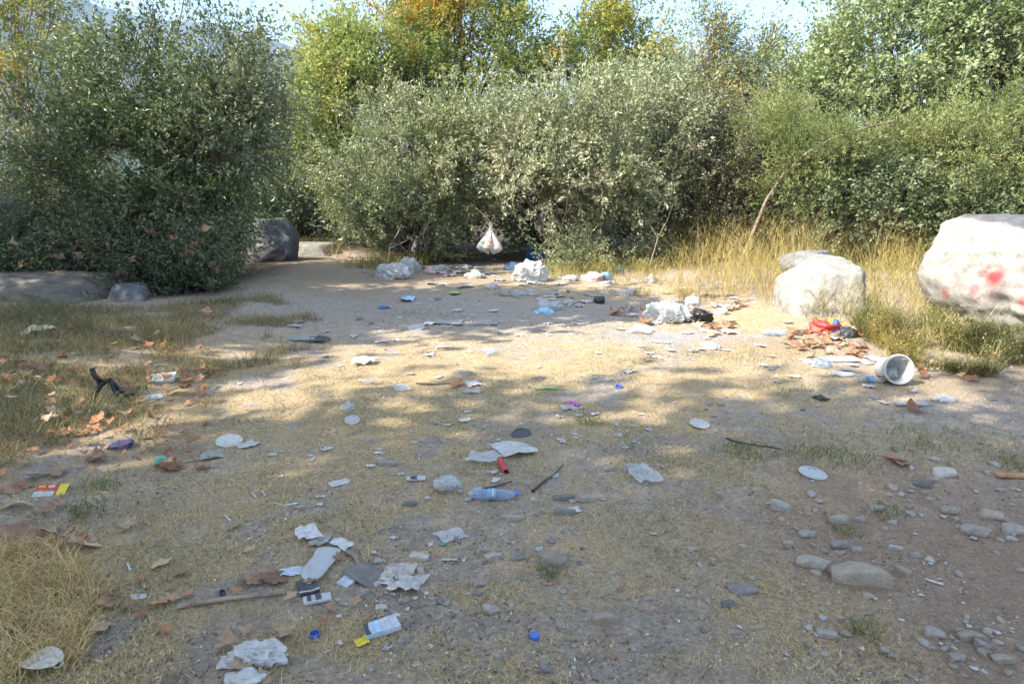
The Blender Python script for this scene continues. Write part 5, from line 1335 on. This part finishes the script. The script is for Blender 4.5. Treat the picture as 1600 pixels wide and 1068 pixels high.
stick([(1135, 686), (1150, 693), (1180, 697), (1220, 703)], 0.005, 0.003, 'thin black wire curving over the ground at the right', M_BLACK, None, 'black_wire')
disc('plastic_disc', 1093, 665, 0.11, M_PAPER, 'white oval plastic lid right of the magenta scrap', (0.15, 0.1), 0.008, 'white lids')
disc('plastic_disc', 550, 659, 0.085, M_PAPER, 'white cup lid on the straw, left of centre', (0.3, 0.1), 0.012, 'white lids')
lump('crushed_cup', 542, 642, 22, 13, M_FILM, 'small crushed clear cup just above the white cup lid', 'cup', None, 0.6, 8)
disc('grey_disc', 814, 679, 0.105, M_DARK, 'flat dark grey disc behind the newspaper', (0.2, -0.1), 0.006)
sheet('white_scrap', 893, 637, 36, 8, M_DIRTY, 'dull white plastic under the magenta scrap', 'plastic scrap', 0.1, 0.25)
sheet('magenta_scrap', 895, 632, 15, 10, M_MAGENTA, 'bright magenta plastic scrap, centre right', 'plastic scrap', 0.7, 0.5)
sheet('lime_strip', 853, 606, 30, 4, M_LIME, 'thin yellow-green plastic strip in the middle distance', 'plastic scrap', 0.12, 0.1)
sheet('paper_scrap', 738, 600, 24, 8, M_PAPER, 'white scrap beside the orange-brown leaf, middle distance', 'paper', 0.4, 0.35)
sheet('paper_scrap', 738, 612, 26, 7, M_DIRTY, 'flat dull paper just below the white scrap and leaf', 'paper', 0.1, 0.15)
stick([(650, 600), (680, 602), (710, 600)], 0.006, 0.003, 'dark twig left of the orange-brown leaf, middle distance', M_BARK)
sheet('clear_film', 628, 607, 24, 9, M_FILM, 'clear bluish film left of the dark twig', 'plastic film', 0.4, 0.4, 'clear film scraps')
sheet('curled_paper', 568, 568, 34, 9, M_PAPER, 'curled white paper on the straw, upper left of centre', 'paper', 0.2, 0.5)
disc('plastic_disc', 650, 513, 0.17, M_PAPER, 'white lid lying at the front of the dark track', (0.2, 0.0), 0.01, 'white lids')
sheet('blue_film', 766, 552, 22, 10, M_BLUECLEAR, 'pale bluish plastic film, middle of the picture', 'plastic film', 0.3, 0.5)
sheet('blue_scrap', 600, 480, 15, 9, M_BLUE, 'dark blue plastic scrap on the shaded track', 'plastic scrap', 0.4, 0.5)
cap(967, 605, 0.05, M_BLUE, 'dark blue cap in the straw right of the lime strip')
sheet('flat_card', 470, 528, 44, 9, M_DIRTY, 'flat whitish card left of the dark plastic on the track', 'card', 0.05, 0.12)
sheet('dark_scrap', 500, 532, 32, 9, M_DARK, 'dark blue plastic shred at the left of the track', 'plastic scrap', 0.1, 0.35)
sheet('flat_card', 700, 504, 46, 7, M_DIRTY, 'flat whitish card in the middle of the track', 'card', 0.02, 0.1)
sheet('flat_card', 760, 505, 36, 6, M_DIRTY, 'second flat whitish card right of the first on the track', 'card', 0.06, 0.1)
# left bank litter
def black_tripod():
    c = G(170, 628)
    root = empty('black_plastic_frame', 'broken black plastic frame standing in the left grass', 'plastic frame', tuple(c), (0, 0, 0.15))
    s = mpp(c)
    J = {'a': (-18, 0, 54), 'b': (-8, 2, 30), 'c': (6, 0, 34), 'd': (-24, -6, -3), 'e': (24, 8, 6), 'f': (36, 0, 10), 'g': (-12, -4, 40), 'h': (18, -6, -2)}
    for nm, a, b, w in (('bar', 'a', 'g', 9), ('bar', 'g', 'b', 8), ('bar', 'b', 'c', 9), ('bar', 'b', 'd', 9), ('bar', 'c', 'e', 8), ('bar', 'e', 'f', 5), ('bar', 'c', 'h', 7)):
        A, B_ = np.array(J[a], float) * s, np.array(J[b], float) * s
        t = np.linspace(0, 1, 5)[:, None]
        pts = A + (B_ - A) * t; pts[1:4] += 1.6 * s * (np.random.default_rng(len(a + b) + w).random((3, 3)) - 0.5)
        V_, F_ = tube(pts, np.array([w, w * .8, w * .9, w * .8, w]) * s * 0.5, 6)
        link(nm, mesh_np(nm, V_, F_, M_BLACK), root)
    V_, F_ = lump_mesh((7 * s, 5 * s, 6 * s), 4, 2, 0.4, False)
    link('joint', mesh_np('joint', V_ + np.array(J['b']) * s, F_, M_BLACK), root)
black_tripod()
pack('carton', 254, 595, 0.17, 0.11, 0.03, 0.2, M_PAPER, [(0.1, 0.4, 0.15, 0.45, M_GREYCARD), (0.55, 0.85, 0.5, 0.85, M_GREYCARD)], 'crushed white printed carton in the left grass', 'carton', 0.5, 31, (0.25, -0.1), group='crushed cartons')
pack('carton', 240, 622, 0.10, 0.05, 0.012, 0.5, M_PAPER, [(0.2, 0.35, 0.2, 0.8, M_GREYCARD), (0.6, 0.7, 0.2, 0.8, M_GREYCARD)], 'narrow white spotted strip of card below the white carton', 'carton', 0.4, 33, (0.3, 0), group='crushed cartons')
sheet('cream_plastic', 60, 522, 34, 20, M_CREAM, 'curved cream plastic piece below the long boulder', 'plastic scrap', -0.5, 0.7)
disc('plastic_disc', 358, 691, 0.135, M_PAPER, 'oval whitish plastic plate at the edge of the left grass', (0.15, 0.1), 0.006)
sheet('paper_scrap', 388, 696, 24, 10, M_PAPER, 'white torn piece right of the oval whitish plate', 'paper', -0.5, 0.35)
lump('purple_wrapper', 184, 702, 34, 12, M_PURPLE, 'dark purple crinkled foil wrapper in the left grass', 'wrapper', None, 0.7, 5)
sheet('green_scrap', 252, 722, 20, 10, M_GREEN, 'teal green scrap among leaves at the grass edge', 'plastic scrap', 0.3, 0.5)
cap(348, 928, 0.02, M_PURPLE, 'small dark violet cap left of the reddish leaf pair')
sheet('foil_scrap', 330, 712, 34, 12, M_DIRTY, 'dirty white scrap above the tan leaf at the grass edge', 'paper', 0.4, 0.4)
# ------------------------------------------------------------------ right-hand litter
def bucket():
    c = G(1393, 597); k = 0.098
    root = empty('white_bucket', 'white plastic bucket lying on its side below the boulders', 'bucket', (c[0], c[1], c[2] + k * 0.93), (0, 0, 0))
    ax = Vector((-0.02, -0.95, 0.24)).normalized(); q = ax.to_track_quat('Z', 'Y').to_matrix()
    def put(nm, prof, mt, seg=36, arc=None):
        V_, F_ = lathe(prof, seg)
        if arc:
            cen = V_[F_].mean(1); an = np.arctan2(cen[:, 1], cen[:, 0]); F_ = F_[(an > arc[0]) & (an < arc[1])]
            us, inv = np.unique(F_, return_inverse=True); V_ = V_[us]; F_ = np.asarray(inv).reshape(-1, 4)
        V_ = V_ @ np.array(q).T
        return link(nm, mesh_np(nm, V_, F_, mt, None, True), root)
    put('body', [(0.0, -0.10), (k * 0.80, -0.10), (k * 0.82, -0.095), (k * 0.95, 0.075), (k * 0.93, 0.075), (k * 0.80, -0.092), (0, -0.092)], M_WBAG)
    put('rim', [(k * 0.945, 0.060), (k * 1.04, 0.060), (k * 1.06, 0.068), (k * 1.05, 0.082), (k * 0.97, 0.088), (k * 0.925, 0.084), (k * 0.92, 0.070)], M_WBAG)
    put('printed_label', [(k * 0.848, -0.075), (k * 0.945, 0.045)], M_BROWNCARD, 36, (-2.6, -0.9))
    t = np.linspace(0.1, math.pi - 0.1, 14)
    pts = np.stack([k * 1.06 * np.cos(t), -0.01 + 0 * t - k * 0.5 * np.sin(t) * 0.6, 0.07 - k * 0.9 * np.sin(t) * 0.2 + 0.016], 1)
    V_, F_ = lump_mesh((k * 0.55, k * 0.4, k * 0.35), 6, 3, 0.5, False)  # crumpled grey lump set inside the open bucket
    link('inside_lump', mesh_np('inside_lump', (V_ + np.array((0.0, -0.02, -0.04))) @ np.array(q).T, F_, M_GREYCARD), root)
bucket()
bottle(1362, 597, 0.23, -0.18, 'clear crushed bottle with light blue label touching the bucket', 0.6, False, True, M_CLEAR, None, M_SKYBLUE, 9, 0.016)
bottle(1322, 588, 0.22, -0.05, 'empty clear bottle lying flattened left of the bucket', 0.45, False, False, M_FILM, None, None, 12, 0.016)
lump('blue_bottle_base', 1287, 575, 26, 16, M_BLUECLEAR, 'crushed bluish bottle bottom in front of the grey card', 'bottle', None, 0.5, 4)
pack('grey_card', 1312, 562, 0.26, 0.14, 0.008, 0.05, M_GREYCARD, [], 'flat grey card lying in front of the leaf drift', 'card', 0.3, 41)
sheet('white_foam', 1366, 561, 24, 8, M_PAPER, 'white foam scrap behind the bucket', 'foam scrap', 0.2, 0.2)
sheet('white_foam', 1352, 567, 18, 5, M_PAPER, 'thin white strip left of the white foam scrap', 'foam scrap', 0.3, 0.2)
bottle(1213, 524, 0.24, 0.05, 'clear blue-tinted bottle at the left end of the leaf drift', 0.65, False, True, M_BLUECLEAR, None, M_FILM, 15, 0.014)
lump('snack_bag', 1292, 520, 46, 16, M_RED, 'crumpled red snack bag in the leaf drift', 'wrapper', None, 0.7, 7, 0.6)
lump('snack_bag', 1299, 518, 16, 20, M_YELLOW, 'yellow end of a snack bag in the leaf drift', 'wrapper', None, 0.7, 9, 0.6, 3)
lump('snack_bag', 1305, 520, 14, 18, M_BLUE, 'blue end of a snack bag in the leaf drift', 'wrapper', None, 0.7, 11, 0.6, 3)
lump('dark_cup', 1327, 528, 26, 16, M_DARK, 'dark crushed cup under the white boulder', 'cup', None, 0.5, 3)
sheet('paper_scrap', 1310, 530, 22, 12, M_PAPER, 'pinkish-white paper between snack bag and dark cup', 'paper', 0.5, 0.5)
pack('grey_card', 1425, 633, 0.19, 0.05, 0.012, -0.05, M_GREYCARD, [], 'narrow grey card strip right of the bucket', 'card', 0.3, 43)
lump('white_foam', 1480, 628, 30, 8, M_PAPER, 'white lump of foam at the right behind the stones', 'foam scrap', None, 0.5, 5)
sheet('black_scrap', 1283, 624, 16, 6, M_BLACK, 'small black scrap on the grey ground left of the bucket', 'plastic scrap', 0.2, 0.6)
sheet('paper_scrap', 1262, 566, 16, 9, M_PAPER, 'white scrap at the left of the bluish bottle bottom', 'paper', 0.2, 0.4)
pack('tile_shard', 1582, 745, 0.14, 0.035, 0.012, -0.1, M_BROWNCARD, [], 'orange-brown strip of tile at the right picture edge', 'tile', 0.1, 45)
# bags at the ash patch
lump('white_bag', 1045, 505, 62, 30, M_WBAG, 'large white plastic bag lying by the ash patch', 'bag', None, 0.6, 3, 0.75, 5)
lump('white_bag', 1060, 495, 22, 22, M_WBAG, 'bulging white bag neck between the large white bag and the tied bag', 'bag', None, 0.3, 5, 0.8)
def tied_bag():
    c = G(1082, 492); s = mpp(c)
    root = empty('white_bag', 'small upright tied white bag above the black bag', 'bag', (c[0], c[1] + 0.05, c[2]))
    V_, F_ = lump_mesh((12 * s, 10 * s, 13 * s), 14, 4, 0.55)
    link('body', mesh_np('body', V_ + np.array((0, 0, 0.12)), F_, M_WBAG, None, True), root)
    V_, F_ = lathe([(0.020, 0), (0.012, 0.008), (0.018, 0.016), (0.028, 0.02)], 12)
    link('knot', mesh_np('knot', warp(V_, 0.02, 3, 40) + np.array((0.01, 0, 0.12 + 13 * s)), F_, M_WBAG, None, True), root)
tied_bag()
lump('black_bag', 1098, 506, 34, 20, M_BLACK, 'shiny black plastic bag right of the white bags', 'bag', None, 0.8, 7, 0.7, 4)
lump('black_bag', 1068, 503, 14, 8, M_BLACK, 'black scrap of bag between the two white bags', 'bag', None, 0.7, 9, 0.7, 3)
sheet('crushed_bottle', 1004, 518, 34, 10, M_FILM, 'flattened cloudy bottle in front of the large white bag', 'bottle', -0.4, 0.5)
lump('white_plastic', 1112, 545, 30, 9, M_WBAG, 'white plastic lump on the ash patch', 'plastic scrap', None, 0.5, 4)
sheet('pink_wrapper', 1128, 482, 26, 12, M_PINK, 'pink and white wrapper at the foot of the yellow weeds', 'wrapper', 0.3, 0.6)
lump('white_plastic', 1128, 492, 22, 10, M_WBAG, 'white plastic below the pink wrapper', 'plastic scrap', None, 0.6, 6, 0.7, 3)
lump('film_heap', 1108, 452, 30, 14, M_FILM, 'cloudy plastic bottle heap in the weeds above the tied bag', 'plastic film', None, 0.6, 4)
sheet('paper_scrap', 1138, 520, 18, 14, M_PAPER, 'white scrap among leaves at the right of the ash patch', 'paper', 0.4, 0.6)
def dark_can():
    c = G(936, 474)
    root = empty('dark_cup', 'dark cup lying at the right rim of the track', 'cup', (c[0], c[1], c[2] + 0.045), (0, 0, 0.3))
    V_, F_ = lathe([(0, -0.06), (0.035, -0.06), (0.048, 0.06), (0.044, 0.06), (0.032, -0.055)], 20)
    link('body', mesh_np('body', np.stack([V_[:, 2], V_[:, 0], V_[:, 1]], 1), F_, M_DARK, None, True), root)
    V_, F_ = lathe([(0.046, 0.055), (0.051, 0.056), (0.051, 0.063), (0.045, 0.063)], 20)
    link('rim', mesh_np('rim', np.stack([V_[:, 2], V_[:, 0], V_[:, 1]], 1), F_, M_GREYCARD, None, True), root)
dark_can()
# ------------------------------------------------------------------ rubbish under the middle shrubs
def hanging_bag():
    p0 = AT(766, 354, 11.9); s = mpp(p0)
    root = empty('hanging_bag', 'white carrier bag with faded orange print hanging from a branch', 'bag', tuple(p0))
    zs = np.array([0, 4, 9, 16, 24, 32, 37, 40.]) * s
    rx = np.array([1.2, 2.5, 5, 9, 14, 18, 14, 4]) * s
    V_, F_ = lathe(np.stack([rx, -zs], 1), 40)
    an = np.arctan2(V_[:, 1], V_[:, 0]); dz = -V_[:, 2] / zs[-1]
    fold = 1 + (0.10 + 0.16 * dz) * np.cos(an * 5 + 1.2 + 2 * dz) + 0.08 * np.cos(an * 9 + 3 * dz)
    V_[:, 0] *= fold; V_[:, 1] *= fold * 0.55
    V_[:, 2] -= (0.06 * np.cos(an * 2 + 0.6) + 0.05 * np.cos(an * 5)) * dz ** 2 * zs[-1]
    col_ = np.tile(np.array((0.80, 0.79, 0.76)), (len(V_), 1))
    link('body', mesh_np('body', V_, F_, M_WBAG, None, True), root)
    # printed patch: broken rows of lettering too small to read
    k = 0
    for row in range(6):
        zc = (-17.5 - row * 2.6) * s; half = (3.2, 4.6, 5.2, 5.0, 4.2, 2.6)[row] * s
        x = -half - 1.5 * s
        while x < half - 1.5 * s:
            w = (0.9 + 1.3 * rnd.random()) * s
            A = np.array([(x, 0, zc), (x + w, 0, zc), (x + w, 0, zc + 1.5 * s), (x, 0, zc + 1.5 * s)])
            for v_ in A:                       # lay each mark on the bag's front
                m_ = (V_[:, 1] < 0); d2 = (V_[m_][:, 0] - v_[0]) ** 2 + (V_[m_][:, 2] - v_[2]) ** 2
                i4 = np.argsort(d2)[:4]; wt = 1 / (d2[i4] + 1e-6); v_[1] = np.sum(V_[m_][i4, 1] * wt) / wt.sum() - 0.012
            link('print_mark', mesh_np('print_mark', A, np.array([(0, 1, 2, 3)]), M_PRINT), root)
            x += w + 0.5 * s
    for dx in (-1, 1):
        V_, F_ = tube(np.array([(dx * 1.0 * s, 0, -1.0 * s), (dx * 1.6 * s, 0, 3 * s), (dx * 0.5 * s, 0, 7 * s)]), [0.010, 0.007, 0.006], 6)
        link('handle', mesh_np('handle', V_, F_, M_WBAG, None, True), root)
    b0 = AT(768, 346, 11.9)
    V_, F_ = tube(np.array([AT(735, 318, 12.6), AT(752, 332, 12.2), AT(766, 346.5, 11.9), AT(778, 352, 11.7)]), [0.014, 0.011, 0.008, 0.004], 6)
    tag(link('bare_branch', mesh_np('bare_branch', V_, F_, M_BARK, None, True)), 'thin branch from which the white carrier bag hangs', 'branch')
M_PRINT = solid('faded_orange_print', (0.62, 0.30, 0.19), 0.6, 0.2, 0.15)
hanging_bag()
lump('white_bag', 612, 436, 46, 22, M_WBAG, 'spread white plastic bag at the left of the rubbish line', 'bag', None, 0.7, 3, 0.9, 4)
lump('white_bag', 633, 428, 28, 26, M_WBAG, 'upright crumpled white bag next to the pale forked stem', 'bag', None, 0.6, 5, 0.8, 4)
lump('white_bag', 648, 424, 20, 16, M_WBAG, 'small white bag right of the upright crumpled bag', 'bag', None, 0.6, 7, 0.8)
lump('clear_bag', 655, 402, 24, 24, M_FILM, 'thin clear bag caught low in the grey-green shrub', 'bag', None, 0.7, 9, 0.5, 4, 0.12)
sheet('orange_scrap', 697, 404, 16, 12, M_ORANGE, 'left orange paper scrap under the shrub', 'paper', 0.2, 0.8)
sheet('orange_scrap', 718, 404, 16, 12, M_ORANGE, 'right orange paper scrap under the shrub', 'paper', 0.4, 0.9)
lump('blue_bag', 838, 408, 32, 17, M_BLUEBAG, 'deep blue plastic bag behind the big white sack', 'bag', None, 0.5, 4, 0.6)
lump('white_sack', 828, 440, 50, 32, M_WBAG, 'big white sack below the blue bag', 'bag', None, 0.5, 13, 0.8, 5)
lump('white_bag', 858, 408, 24, 12, M_WBAG, 'white bag right of the deep blue bag', 'bag', None, 0.5, 6, 0.8, 3)
sheet('lime_strip', 809, 436, 10, 9, M_LIME, 'lime green scrap at the left side of the big white sack', 'plastic scrap', 0.3, 0.6)
lump('pale_bag', 928, 438, 38, 14, M_PINK, 'pinkish-white flat bag at the left end of the weeds', 'bag', None, 0.5, 8, 0.8)
lump('light_blue_bag', 948, 438, 17, 14, M_SKYBLUE, 'light blue bag beside the pinkish-white bag', 'bag', None, 0.5, 10, 0.8)
lump('light_blue_bag', 968, 423, 14, 8, M_SKYBLUE, 'small light blue scrap of bag behind the pinkish-white bag', 'bag', None, 0.5, 12, 0.8, 3)
for q, (px, py, w, h, mt, lab) in enumerate(((792, 462, 22, 9, M_DIRTY, 'first grey crumpled bag of the row by the track'), (812, 464, 26, 12, M_FILM, 'second cloudy crumpled bag of the row by the track'), (832, 462, 24, 11, M_FILM, 'third cloudy crumpled bag of the row by the track'),
        (860, 484, 40, 14, M_FILM, 'wide cloudy film heap right of the dark track'), (852, 490, 30, 8, M_PALEBLUE, 'pale bluish film below the wide cloudy heap'), (890, 478, 24, 9, M_DIRTY, 'grey crumpled film at the right end of the cloudy heap'),
        (770, 452, 16, 8, M_PAPER, 'white foam cup lying at the far side of the track'), (742, 434, 26, 12, M_DIRTY, 'dull plastic lump in front of the hanging bag'), (800, 420, 26, 12, M_PALEBLUE, 'pale bluish sheet left of the big white sack'),
        (672, 428, 20, 10, M_PINK, 'pinkish rag right of the white bags'), (690, 424, 26, 9, M_DIRTY, 'dull paper heap below the orange scraps'), (725, 420, 22, 8, M_DIRTY, 'dull paper heap right of the orange scraps'),
        (950, 445, 24, 6, M_PAPER, 'white flat scrap below the pinkish-white bag'), (890, 440, 26, 7, M_DIRTY, 'grey-white rag right of the big white sack'), (1018, 442, 18, 12, M_FILM, 'cloudy film caught at the front of the weeds'), (980, 462, 28, 10, M_FILM, 'cloudy film in the low weeds left of the white bags'),
        (945, 459, 12, 5, M_PAPER, 'small white scrap left of the low weed film'), (346, 412, 9, 18, M_WBAG, 'white paper standing up left of the dark boulder'), (352, 424, 14, 8, M_WBAG, 'white crumpled scrap at the foot of the standing paper'), (374, 430, 18, 7, M_DIRTY, 'dull white scrap below the dark boulder'))):
    lump('crumpled_plastic', px, py, w, h, mt, lab, 'plastic scrap', 'crumpled plastic along the far edge', 0.7, 60 + q, 0.8, 3)
sheet('lime_strip', 710, 459, 16, 4, M_LIME, 'green plastic strip on the far track', 'plastic scrap', 0.3, 0.3)
sheet('blue_scrap', 637, 466, 22, 6, M_PALEBLUE, 'pale blue plastic sheet on the far track', 'plastic scrap', 0.1, 0.4)

# ------------------------------------------------------------------ small scraps and cigarette ends
for n_, boxes, mts, lab, grp, wr in (
    (44, [(470, 820, 680, 1050, 2), (420, 700, 620, 800, 1)], (M_PAPER, M_PAPER, M_DIRTY), 'tiny white paper scrap', 'tiny scraps at the lower left', (6, 13)),
    (40, [(620, 640, 960, 800, 2), (860, 640, 1020, 700, 1)], (M_PAPER, M_DIRTY, M_FILM), 'tiny pale scrap in the straw', 'tiny scraps in the middle', (6, 14)),
    (40, [(450, 470, 1000, 600, 1)], (M_PAPER, M_DIRTY), 'tiny pale scrap', 'tiny scraps on the straw', (7, 16)),
    (46, [(580, 415, 900, 450, 2), (840, 460, 940, 490, 1)], (M_PAPER, M_DIRTY, M_PINK, M_FILM), 'small bleached scrap of rubbish', 'scraps under the middle shrubs', (8, 18)),
    (40, [(980, 515, 1140, 560, 2), (1160, 540, 1480, 640, 2), (1060, 440, 1160, 480, 1)], (M_PAPER, M_DIRTY), 'tiny white scrap', 'tiny scraps at the right', (6, 15)),
    (30, [(1000, 720, 1600, 1050, 1)], (M_PAPER, M_DIRTY), 'tiny white scrap on stony ground', 'tiny scraps at the lower right', (5, 11)),
    (14, [(150, 540, 420, 680, 1)], (M_PAPER, M_DIRTY), 'tiny white scrap in the grass', 'tiny scraps on the left bank', (6, 12))):
    for (px, py) in scatter_px(n_, boxes, gR):
        w = gR.uniform(*wr) * 0.85
        sheet('litter_scrap', px, py, w, w * gR.uniform(0.3, 0.6), mts[int(gR.integers(0, len(mts)))], lab + ' ' + near(px, py), 'scrap', gR.uniform(0, 3), 0.5, grp, int(gR.integers(0, 9999)), 0.6)

def butt(px, py, rot, label):
    c = G(px, py)
    root = empty('cigarette_end', label, 'cigarette end', (c[0], c[1], c[2] + 0.005), (0, 0.04, rot), 'cigarette ends')
    for nm, a, b, mt in (('paper_tube', -0.022, 0.012, M_PAPER), ('filter', 0.0122, 0.034, M_CREAM if rot > 0.3 else M_PAPER)):
        V_, F_ = tube(np.array([(a, 0, 0), (a + 1e-4, 0, 0), ((a + b) / 2, 0, 0.0004), (b - 1e-4, 0, 0), (b, 0, 0)]), [0.0005, 0.004, 0.0041, 0.004, 0.0005], 10)
        link(nm, mesh_np(nm, V_, F_, mt, None, True), root)
for (px, py, rt, lab) in ((1206, 787, 0.0, 'cigarette end beside the upright pale stone'), (1456, 910, -0.6, 'cigarette end on the brown earth right of the long pale stone'), (201, 886, -0.9, 'cigarette end in the straw at the lower left'), (355, 810, -0.8, 'cigarette end on the bare patch left of the tissue shreds'),
                      (396, 774, -0.9, 'left cigarette end of two in the straw'), (411, 771, -0.9, 'right cigarette end of two in the straw'), (452, 790, 0.5, 'cigarette end left of the curved white strip'), (700, 876, 0.1, 'cigarette end above the pebbles, lower centre')):
    butt(px, py, rt, lab)
